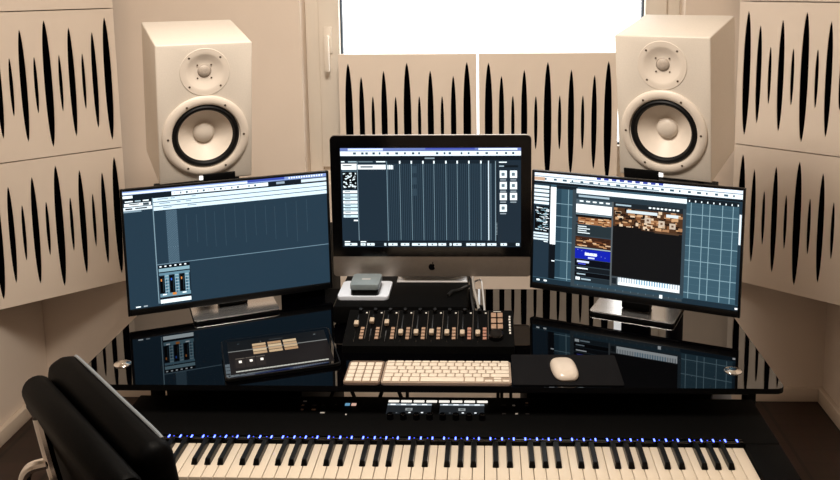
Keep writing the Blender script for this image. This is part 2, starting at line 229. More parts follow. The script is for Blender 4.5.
# interface layouts of the three displays: (u0, v0, u1, v1, colour), fractions of the display, v downwards
UI_LEFT=[(0.0,0.0,1.0,1,(42,64,80)),(0.1928,0.192,0.2456,0.6415,(72,98,116)),(0.0,0.0,1.0,0.032,(150,175,235)),(0.0,0.012,0.5945,0.03,(215,228,250)),(0.5945,0.0,0.7823,0.022,(70,90,190)),(0.8037,0.008,0.8111,0.022,(235,246,250)),(0.8165,0.008,0.824,0.022,(235,246,250)),(0.8294,0.008,0.8369,0.022,(235,246,250)),(0.8423,0.008,0.8498,0.022,(235,246,250)),(0.8552,0.008,0.8628,0.022,(235,246,250)),(0.8682,0.008,0.8758,0.022,(235,246,250)),(0.8812,0.008,0.8889,0.022,(235,246,250)),(0.8943,0.008,0.9019,0.022,(235,246,250)),(0.9074,0.008,0.915,0.022,(235,246,250)),(0.9205,0.008,0.9282,0.022,(235,246,250)),(0.9337,0.008,0.9414,0.022,(235,246,250)),(0.9469,0.008,0.9546,0.022,(235,246,250)),(0.9601,0.008,0.9678,0.022,(235,246,250)),(0.9734,0.008,0.9811,0.022,(235,246,250)),(0.0,0.036,1.0,0.078,(24,34,44)),(0.0,0.04,0.0452,0.062,(235,246,250)),(0.2257,0.036,0.6979,0.068,(225,238,245)),(0.8682,0.04,1.0,0.066,(200,215,225)),(0.7399,0.04,0.7823,0.06,(170,190,205)),(0.2399,0.045,0.2418,0.06,(60,80,95)),(0.2666,0.045,0.2723,0.06,(60,80,95)),(0.2933,0.045,0.3029,0.06,(60,80,95)),(0.3203,0.045,0.3222,0.06,(60,80,95)),(0.3474,0.045,0.3532,0.06,(60,80,95)),(0.3746,0.045,0.3844,0.06,(60,80,95)),(0.402,0.045,0.404,0.06,(60,80,95)),(0.4296,0.045,0.4355,0.06,(60,80,95)),(0.4573,0.045,0.4673,0.06,(60,80,95)),(0.4852,0.045,0.4872,0.06,(60,80,95)),(0.5133,0.045,0.5194,0.06,(60,80,95)),(0.5416,0.045,0.5517,0.06,(60,80,95)),(0.57,0.045,0.572,0.06,(60,80,95)),(0.5986,0.045,0.6047,0.06,(60,80,95)),(0.6273,0.045,0.6376,0.06,(60,80,95)),(0.6563,0.045,0.6583,0.06,(60,80,95)),(0.0,0.078,0.1322,0.1,(18,26,34)),(0.009,0.084,0.0452,0.094,(235,246,250)),(0.0542,0.084,0.0816,0.094,(190,215,228)),(0.0908,0.084,0.1184,0.094,(235,246,250)),(0.0045,0.105,0.1276,0.13,(235,246,250)),(0.027,0.11,0.0725,0.118,(20,20,20)),(0.0908,0.108,0.1184,0.128,(70,85,95)),(0.0,0.137,0.1322,0.165,(215,228,235)),(0.009,0.145,0.0406,0.157,(15,20,25)),(0.0542,0.145,0.1091,0.155,(40,50,60)),(0.0,0.167,0.0816,0.18,(150,175,190)),(0.1369,0.08,1.0,0.111,(205,226,238)),(0.1902,0.088,0.209,0.094,(120,145,160)),(0.1653,0.088,0.184,0.094,(120,145,160)),(0.2203,0.088,0.2392,0.094,(120,145,160)),(0.175,0.088,0.1937,0.094,(120,145,160)),(0.1585,0.088,0.1772,0.094,(120,145,160)),(0.2213,0.088,0.2402,0.094,(120,145,160)),(0.3199,0.088,0.3392,0.094,(120,145,160)),(0.1369,0.117,1.0,0.148,(205,226,238)),(0.2973,0.125,0.3165,0.131,(120,145,160)),(0.2905,0.125,0.3097,0.131,(120,145,160)),(0.1875,0.125,0.2063,0.131,(120,145,160)),(0.2469,0.125,0.2659,0.131,(120,145,160)),(0.1978,0.125,0.2166,0.131,(120,145,160)),(0.1783,0.125,0.197,0.131,(120,145,160)),(0.1659,0.125,0.1846,0.131,(120,145,160)),(0.1369,0.154,1.0,0.185,(205,226,238)),(0.1861,0.162,0.2049,0.168,(120,145,160)),(0.3217,0.162,0.341,0.168,(120,145,160)),(0.3027,0.162,0.322,0.168,(120,145,160)),(0.2984,0.162,0.3177,0.168,(120,145,160)),(0.2973,0.162,0.3165,0.168,(120,145,160)),(0.1822,0.162,0.2009,0.168,(120,145,160)),(0.204,0.162,0.2229,0.168,(120,145,160)),(0.1332,0.075,0.1378,0.9795,(140,170,185)),(0.1947,0.195,0.1989,0.2,(110,138,154)),(0.2056,0.195,0.2098,0.2,(110,138,154)),(0.2165,0.195,0.2207,0.2,(110,138,154)),(0.2274,0.195,0.2317,0.2,(110,138,154)),(0.2384,0.195,0.2427,0.2,(110,138,154)),(0.2001,0.2026,0.2043,0.2076,(110,138,154)),(0.211,0.2026,0.2153,0.2076,(110,138,154)),(0.222,0.2026,0.2262,0.2076,(110,138,154)),(0.2329,0.2026,0.2372,0.2076,(110,138,154)),(0.1947,0.2102,0.1989,0.2152,(110,138,154)),(0.2056,0.2102,0.2098,0.2152,(110,138,154)),(0.2165,0.2102,0.2207,0.2152,(110,138,154)),(0.2274,0.2102,0.2317,0.2152,(110,138,154)),(0.2384,0.2102,0.2427,0.2152,(110,138,154)),(0.2001,0.2178,0.2043,0.2228,(110,138,154)),(0.211,0.2178,0.2153,0.2228,(110,138,154)),(0.222,0.2178,0.2262,0.2228,(110,138,154)),(0.2329,0.2178,0.2372,0.2228,(110,138,154)),(0.1947,0.2254,0.1989,0.2304,(110,138,154)),(0.2056,0.2254,0.2098,0.2304,(110,138,154)),(0.2165,0.2254,0.2207,0.2304,(110,138,154)),(0.2274,0.2254,0.2317,0.2304,(110,138,154)),(0.2384,0.2254,0.2427,0.2304,(110,138,154)),(0.2001,0.233,0.2043,0.238,(110,138,154)),(0.211,0.233,0.2153,0.238,(110,138,154)),(0.222,0.233,0.2262,0.238,(110,138,154)),(0.2329,0.233,0.2372,0.238,(110,138,154)),(0.1947,0.2406,0.1989,0.2456,(110,138,154)),(0.2056,0.2406,0.2098,0.2456,(110,138,154)),(0.2165,0.2406,0.2207,0.2456,(110,138,154)),(0.2274,0.2406,0.2317,0.2456,(110,138,154)),(0.2384,0.2406,0.2427,0.2456,(110,138,154)),(0.2001,0.2482,0.2043,0.2532,(110,138,154)),(0.211,0.2482,0.2153,0.2532,(110,138,154)),(0.222,0.2482,0.2262,0.2532,(110,138,154)),(0.2329,0.2482,0.2372,0.2532,(110,138,154)),(0.1947,0.2558,0.1989,0.2608,(110,138,154)),(0.2056,0.2558,0.2098,0.2608,(110,138,154)),(0.2165,0.2558,0.2207,0.2608,(110,138,154)),(0.2274,0.2558,0.2317,0.2608,(110,138,154)),(0.2384,0.2558,0.2427,0.2608,(110,138,154)),(0.2001,0.2634,0.2043,0.2684,(110,138,154)),(0.211,0.2634,0.2153,0.2684,(110,138,154)),(0.222,0.2634,0.2262,0.2684,(110,138,154)),(0.2329,0.2634,0.2372,0.2684,(110,138,154)),(0.1947,0.271,0.1989,0.276,(110,138,154)),(0.2056,0.271,0.2098,0.276,(110,138,154)),(0.2165,0.271,0.2207,0.276,(110,138,154)),(0.2274,0.271,0.2317,0.276,(110,138,154)),(0.2384,0.271,0.2427,0.276,(110,138,154)),(0.2001,0.2786,0.2043,0.2836,(110,138,154)),(0.211,0.2786,0.2153,0.2836,(110,138,154)),(0.222,0.2786,0.2262,0.2836,(110,138,154)),(0.2329,0.2786,0.2372,0.2836,(110,138,154)),(0.1947,0.2862,0.1989,0.2912,(110,138,154)),(0.2056,0.2862,0.2098,0.2912,(110,138,154)),(0.2165,0.2862,0.2207,0.2912,(110,138,154)),(0.2274,0.2862,0.2317,0.2912,(110,138,154)),(0.2384,0.2862,0.2427,0.2912,(110,138,154)),(0.2001,0.2938,0.2043,0.2988,(110,138,154)),(0.211,0.2938,0.2153,0.2988,(110,138,154)),(0.222,0.2938,0.2262,0.2988,(110,138,154)),(0.2329,0.2938,0.2372,0.2988,(110,138,154)),(0.1947,0.3014,0.1989,0.3064,(110,138,154)),(0.2056,0.3014,0.2098,0.3064,(110,138,154)),(0.2165,0.3014,0.2207,0.3064,(110,138,154)),(0.2274,0.3014,0.2317,0.3064,(110,138,154)),(0.2384,0.3014,0.2427,0.3064,(110,138,154)),(0.2001,0.309,0.2043,0.314,(110,138,154)),(0.211,0.309,0.2153,0.314,(110,138,154)),(0.222,0.309,0.2262,0.314,(110,138,154)),(0.2329,0.309,0.2372,0.314,(110,138,154)),(0.1947,0.3166,0.1989,0.3216,(110,138,154)),(0.2056,0.3166,0.2098,0.3216,(110,138,154)),(0.2165,0.3166,0.2207,0.3216,(110,138,154)),(0.2274,0.3166,0.2317,0.3216,(110,138,154)),(0.2384,0.3166,0.2427,0.3216,(110,138,154)),(0.2001,0.3242,0.2043,0.3292,(110,138,154)),(0.211,0.3242,0.2153,0.3292,(110,138,154)),(0.222,0.3242,0.2262,0.3292,(110,138,154)),(0.2329,0.3242,0.2372,0.3292,(110,138,154)),(0.1947,0.3318,0.1989,0.3368,(110,138,154)),(0.2056,0.3318,0.2098,0.3368,(110,138,154)),(0.2165,0.3318,0.2207,0.3368,(110,138,154)),(0.2274,0.3318,0.2317,0.3368,(110,138,154)),(0.2384,0.3318,0.2427,0.3368,(110,138,154)),(0.2001,0.3394,0.2043,0.3444,(110,138,154)),(0.211,0.3394,0.2153,0.3444,(110,138,154)),(0.222,0.3394,0.2262,0.3444,(110,138,154)),(0.2329,0.3394,0.2372,0.3444,(110,138,154)),(0.1947,0.347,0.1989,0.352,(110,138,154)),(0.2056,0.347,0.2098,0.352,(110,138,154)),(0.2165,0.347,0.2207,0.352,(110,138,154)),(0.2274,0.347,0.2317,0.352,(110,138,154)),(0.2384,0.347,0.2427,0.352,(110,138,154)),(0.2001,0.3546,0.2043,0.3596,(110,138,154)),(0.211,0.3546,0.2153,0.3596,(110,138,154)),(0.222,0.3546,0.2262,0.3596,(110,138,154)),(0.2329,0.3546,0.2372,0.3596,(110,138,154)),(0.1947,0.3622,0.1989,0.3672,(110,138,154)),(0.2056,0.3622,0.2098,0.3672,(110,138,154)),(0.2165,0.3622,0.2207,0.3672,(110,138,154)),(0.2274,0.3622,0.2317,0.3672,(110,138,154)),(0.2384,0.3622,0.2427,0.3672,(110,138,154)),(0.2001,0.3698,0.2043,0.3748,(110,138,154)),(0.211,0.3698,0.2153,0.3748,(110,138,154)),(0.222,0.3698,0.2262,0.3748,(110,138,154)),(0.2329,0.3698,0.2372,0.3748,(110,138,154)),(0.1947,0.3774,0.1989,0.3824,(110,138,154)),(0.2056,0.3774,0.2098,0.3824,(110,138,154)),(0.2165,0.3774,0.2207,0.3824,(110,138,154)),(0.2274,0.3774,0.2317,0.3824,(110,138,154)),(0.2384,0.3774,0.2427,0.3824,(110,138,154)),(0.2001,0.385,0.2043,0.39,(110,138,154)),(0.211,0.385,0.2153,0.39,(110,138,154)),(0.222,0.385,0.2262,0.39,(110,138,154)),(0.2329,0.385,0.2372,0.39,(110,138,154)),(0.1947,0.3926,0.1989,0.3976,(110,138,154)),(0.2056,0.3926,0.2098,0.3976,(110,138,154)),(0.2165,0.3926,0.2207,0.3976,(110,138,154)),(0.2274,0.3926,0.2317,0.3976,(110,138,154)),(0.2384,0.3926,0.2427,0.3976,(110,138,154)),(0.2001,0.4002,0.2043,0.4052,(110,138,154)),(0.211,0.4002,0.2153,0.4052,(110,138,154)),(0.222,0.4002,0.2262,0.4052,(110,138,154)),(0.2329,0.4002,0.2372,0.4052,(110,138,154)),(0.1947,0.4078,0.1989,0.4128,(110,138,154)),(0.2056,0.4078,0.2098,0.4128,(110,138,154)),(0.2165,0.4078,0.2207,0.4128,(110,138,154)),(0.2274,0.4078,0.2317,0.4128,(110,138,154)),(0.2384,0.4078,0.2427,0.4128,(110,138,154)),(0.2001,0.4154,0.2043,0.4204,(110,138,154)),(0.211,0.4154,0.2153,0.4204,(110,138,154)),(0.222,0.4154,0.2262,0.4204,(110,138,154)),(0.2329,0.4154,0.2372,0.4204,(110,138,154)),(0.1947,0.423,0.1989,0.428,(110,138,154)),(0.2056,0.423,0.2098,0.428,(110,138,154)),(0.2165,0.423,0.2207,0.428,(110,138,154)),(0.2274,0.423,0.2317,0.428,(110,138,154)),(0.2384,0.423,0.2427,0.428,(110,138,154)),(0.2001,0.4306,0.2043,0.4356,(110,138,154)),(0.211,0.4306,0.2153,0.4356,(110,138,154)),(0.222,0.4306,0.2262,0.4356,(110,138,154)),(0.2329,0.4306,0.2372,0.4356,(110,138,154)),(0.1947,0.4382,0.1989,0.4432,(110,138,154)),(0.2056,0.4382,0.2098,0.4432,(110,138,154)),(0.2165,0.4382,0.2207,0.4432,(110,138,154)),(0.2274,0.4382,0.2317,0.4432,(110,138,154)),(0.2384,0.4382,0.2427,0.4432,(110,138,154)),(0.2001,0.4458,0.2043,0.4508,(110,138,154)),(0.211,0.4458,0.2153,0.4508,(110,138,154)),(0.222,0.4458,0.2262,0.4508,(110,138,154)),(0.2329,0.4458,0.2372,0.4508,(110,138,154)),(0.1947,0.4534,0.1989,0.4584,(110,138,154)),(0.2056,0.4534,0.2098,0.4584,(110,138,154)),(0.2165,0.4534,0.2207,0.4584,(110,138,154)),(0.2274,0.4534,0.2317,0.4584,(110,138,154)),(0.2384,0.4534,0.2427,0.4584,(110,138,154)),(0.2001,0.461,0.2043,0.466,(110,138,154)),(0.211,0.461,0.2153,0.466,(110,138,154)),(0.222,0.461,0.2262,0.466,(110,138,154)),(0.2329,0.461,0.2372,0.466,(110,138,154)),(0.1947,0.4686,0.1989,0.4736,(110,138,154)),(0.2056,0.4686,0.2098,0.4736,(110,138,154)),(0.2165,0.4686,0.2207,0.4736,(110,138,154)),(0.2274,0.4686,0.2317,0.4736,(110,138,154)),(0.2384,0.4686,0.2427,0.4736,(110,138,154)),(0.2001,0.4762,0.2043,0.4812,(110,138,154)),(0.211,0.4762,0.2153,0.4812,(110,138,154)),(0.222,0.4762,0.2262,0.4812,(110,138,154)),(0.2329,0.4762,0.2372,0.4812,(110,138,154)),(0.1947,0.4838,0.1989,0.4888,(110,138,154)),(0.2056,0.4838,0.2098,0.4888,(110,138,154)),(0.2165,0.4838,0.2207,0.4888,(110,138,154)),(0.2274,0.4838,0.2317,0.4888,(110,138,154)),(0.2384,0.4838,0.2427,0.4888,(110,138,154)),(0.2001,0.4914,0.2043,0.4964,(110,138,154)),(0.211,0.4914,0.2153,0.4964,(110,138,154)),(0.222,0.4914,0.2262,0.4964,(110,138,154)),(0.2329,0.4914,0.2372,0.4964,(110,138,154)),(0.1947,0.499,0.1989,0.5116,(110,138,154)),(0.2056,0.499,0.2098,0.5116,(110,138,154)),(0.2165,0.499,0.2207,0.5116,(110,138,154)),(0.2274,0.499,0.2317,0.5116,(110,138,154)),(0.2384,0.499,0.2427,0.5116,(110,138,154)),(0.2001,0.5142,0.2043,0.5193,(110,138,154)),(0.211,0.5142,0.2153,0.5193,(110,138,154)),(0.222,0.5142,0.2262,0.5193,(110,138,154)),(0.2329,0.5142,0.2372,0.5193,(110,138,154)),(0.1947,0.5219,0.1989,0.527,(110,138,154)),(0.2056,0.5219,0.2098,0.527,(110,138,154)),(0.2165,0.5219,0.2207,0.527,(110,138,154)),(0.2274,0.5219,0.2317,0.527,(110,138,154)),(0.2384,0.5219,0.2427,0.527,(110,138,154)),(0.2001,0.5296,0.2043,0.5347,(110,138,154)),(0.211,0.5296,0.2153,0.5347,(110,138,154)),(0.222,0.5296,0.2262,0.5347,(110,138,154)),(0.2329,0.5296,0.2372,0.5347,(110,138,154)),(0.1947,0.5373,0.1989,0.5424,(110,138,154)),(0.2056,0.5373,0.2098,0.5424,(110,138,154)),(0.2165,0.5373,0.2207,0.5424,(110,138,154)),(0.2274,0.5373,0.2317,0.5424,(110,138,154)),(0.2384,0.5373,0.2427,0.5424,(110,138,154)),(0.2001,0.5451,0.2043,0.5501,(110,138,154)),(0.211,0.5451,0.2153,0.5501,(110,138,154)),(0.222,0.5451,0.2262,0.5501,(110,138,154)),(0.2329,0.5451,0.2372,0.5501,(110,138,154)),(0.1947,0.5528,0.1989,0.5578,(110,138,154)),(0.2056,0.5528,0.2098,0.5578,(110,138,154)),(0.2165,0.5528,0.2207,0.5578,(110,138,154)),(0.2274,0.5528,0.2317,0.5578,(110,138,154)),(0.2384,0.5528,0.2427,0.5578,(110,138,154)),(0.2001,0.5605,0.2043,0.5656,(110,138,154)),(0.211,0.5605,0.2153,0.5656,(110,138,154)),(0.222,0.5605,0.2262,0.5656,(110,138,154)),(0.2329,0.5605,0.2372,0.5656,(110,138,154)),(0.1947,0.5682,0.1989,0.5733,(110,138,154)),(0.2056,0.5682,0.2098,0.5733,(110,138,154)),(0.2165,0.5682,0.2207,0.5733,(110,138,154)),(0.2274,0.5682,0.2317,0.5733,(110,138,154)),(0.2384,0.5682,0.2427,0.5733,(110,138,154)),(0.2001,0.5759,0.2043,0.581,(110,138,154)),(0.211,0.5759,0.2153,0.581,(110,138,154)),(0.222,0.5759,0.2262,0.581,(110,138,154)),(0.2329,0.5759,0.2372,0.581,(110,138,154)),(0.1947,0.5836,0.1989,0.5887,(110,138,154)),(0.2056,0.5836,0.2098,0.5887,(110,138,154)),(0.2165,0.5836,0.2207,0.5887,(110,138,154)),(0.2274,0.5836,0.2317,0.5887,(110,138,154)),(0.2384,0.5836,0.2427,0.5887,(110,138,154)),(0.2001,0.5913,0.2043,0.5964,(110,138,154)),(0.211,0.5913,0.2153,0.5964,(110,138,154)),(0.222,0.5913,0.2262,0.5964,(110,138,154)),(0.2329,0.5913,0.2372,0.5964,(110,138,154)),(0.1947,0.5991,0.1989,0.6041,(110,138,154)),(0.2056,0.5991,0.2098,0.6041,(110,138,154)),(0.2165,0.5991,0.2207,0.6041,(110,138,154)),(0.2274,0.5991,0.2317,0.6041,(110,138,154)),(0.2384,0.5991,0.2427,0.6041,(110,138,154)),(0.2001,0.6068,0.2043,0.6118,(110,138,154)),(0.211,0.6068,0.2153,0.6118,(110,138,154)),(0.222,0.6068,0.2262,0.6118,(110,138,154)),(0.2329,0.6068,0.2372,0.6118,(110,138,154)),(0.1947,0.6145,0.1989,0.6196,(110,138,154)),(0.2056,0.6145,0.2098,0.6196,(110,138,154)),(0.2165,0.6145,0.2207,0.6196,(110,138,154)),(0.2274,0.6145,0.2317,0.6196,(110,138,154)),(0.2384,0.6145,0.2427,0.6196,(110,138,154)),(0.2001,0.6222,0.2043,0.6273,(110,138,154)),(0.211,0.6222,0.2153,0.6273,(110,138,154)),(0.222,0.6222,0.2262,0.6273,(110,138,154)),(0.2329,0.6222,0.2372,0.6273,(110,138,154)),(0.1947,0.6299,0.1989,0.635,(110,138,154)),(0.2056,0.6299,0.2098,0.635,(110,138,154)),(0.2165,0.6299,0.2207,0.635,(110,138,154)),(0.2274,0.6299,0.2317,0.635,(110,138,154)),(0.2384,0.6299,0.2427,0.635,(110,138,154)),(0.2001,0.6376,0.2043,0.6427,(110,138,154)),(0.211,0.6376,0.2153,0.6427,(110,138,154)),(0.222,0.6376,0.2262,0.6427,(110,138,154)),(0.2329,0.6376,0.2372,0.6427,(110,138,154)),(0.2876,0.2376,0.2891,0.5199,(66,90,106)),(0.3357,0.2513,0.3373,0.4944,(66,90,106)),(0.3795,0.2052,0.381,0.5352,(66,90,106)),(0.4237,0.2403,0.4252,0.5474,(66,90,106)),(0.4733,0.2107,0.4749,0.5513,(66,90,106)),(0.5234,0.2054,0.525,0.4878,(66,90,106)),(0.5741,0.2519,0.5757,0.5423,(66,90,106)),(0.6253,0.218,0.6269,0.4909,(66,90,106)),(0.677,0.2343,0.6787,0.4941,(66,90,106)),(0.7241,0.2509,0.7258,0.5471,(66,90,106)),(0.7823,0.2248,0.784,0.5361,(66,90,106)),(0.8358,0.2259,0.8376,0.5894,(66,90,106)),(0.8899,0.2183,0.8917,0.51,(66,90,106)),(0.1378,0.6415,1.0,0.6476,(125,155,172)),(0.1415,0.6547,0.2924,0.9896,(30,44,56)),(0.1433,0.6547,0.2895,0.678,(10,14,18)),(0.148,0.6597,0.1573,0.6699,(235,246,250)),(0.1713,0.6597,0.1806,0.6699,(235,246,250)),(0.1947,0.6597,0.2041,0.6699,(235,246,250)),(0.2182,0.6597,0.2276,0.6699,(235,246,250)),(0.2418,0.6597,0.2513,0.6699,(235,246,250)),(0.2656,0.6597,0.2751,0.6699,(235,246,250)),(0.1433,0.6821,0.2895,0.7105,(150,190,205)),(0.1433,0.7206,0.2895,0.7409,(110,150,170)),(0.1461,0.7511,0.1666,0.8932,(5,7,9)),(0.1685,0.7308,0.189,0.9135,(115,160,180)),(0.1498,0.7714,0.1554,0.7917,(240,150,80)),(0.1741,0.7714,0.1797,0.9033,(60,90,110)),(0.1591,0.7612,0.1629,0.883,(40,60,70)),(0.1703,0.746,0.1872,0.7521,(190,215,225)),(0.1703,0.7724,0.1872,0.7785,(190,215,225)),(0.1703,0.7988,0.1872,0.8049,(190,215,225)),(0.1703,0.8252,0.1872,0.8313,(190,215,225)),(0.1703,0.8516,0.1872,0.8577,(190,215,225)),(0.1703,0.878,0.1872,0.8841,(190,215,225)),(0.1937,0.7511,0.2144,0.8932,(5,7,9)),(0.2163,0.7308,0.2371,0.9135,(115,160,180)),(0.1975,0.7714,0.2031,0.7917,(60,120,240)),(0.222,0.7714,0.2276,0.9033,(60,90,110)),(0.2069,0.7612,0.2106,0.883,(40,60,70)),(0.2182,0.746,0.2352,0.7521,(190,215,225)),(0.2182,0.7724,0.2352,0.7785,(190,215,225)),(0.2182,0.7988,0.2352,0.8049,(190,215,225)),(0.2182,0.8252,0.2352,0.8313,(190,215,225)),(0.2182,0.8516,0.2352,0.8577,(190,215,225)),(0.2182,0.878,0.2352,0.8841,(190,215,225)),(0.2418,0.7511,0.2627,0.8932,(5,7,9)),(0.2646,0.7308,0.2857,0.9135,(115,160,180)),(0.2456,0.7714,0.2513,0.7917,(240,150,80)),(0.2704,0.7714,0.2761,0.9033,(60,90,110)),(0.2551,0.7612,0.2589,0.883,(40,60,70)),(0.2666,0.746,0.2837,0.7521,(190,215,225)),(0.2666,0.7724,0.2837,0.7785,(190,215,225)),(0.2666,0.7988,0.2837,0.8049,(190,215,225)),(0.2666,0.8252,0.2837,0.8313,(190,215,225)),(0.2666,0.8516,0.2837,0.8577,(190,215,225)),(0.2666,0.878,0.2837,0.8841,(190,215,225)),(0.1433,0.8983,0.2895,0.9287,(120,160,178)),(0.2022,0.8983,0.221,0.9186,(240,150,70)),(0.1554,0.9033,0.1741,0.9135,(235,246,250)),(0.2494,0.9033,0.2685,0.9135,(235,246,250)),(0.1433,0.949,0.2895,0.9825,(225,240,245)),(0.1433,0.9338,0.2895,0.9439,(20,28,36)),(0.027,0.9795,0.0497,0.9896,(235,246,250)),(0.0633,0.9795,0.0816,0.9896,(190,205,215))]
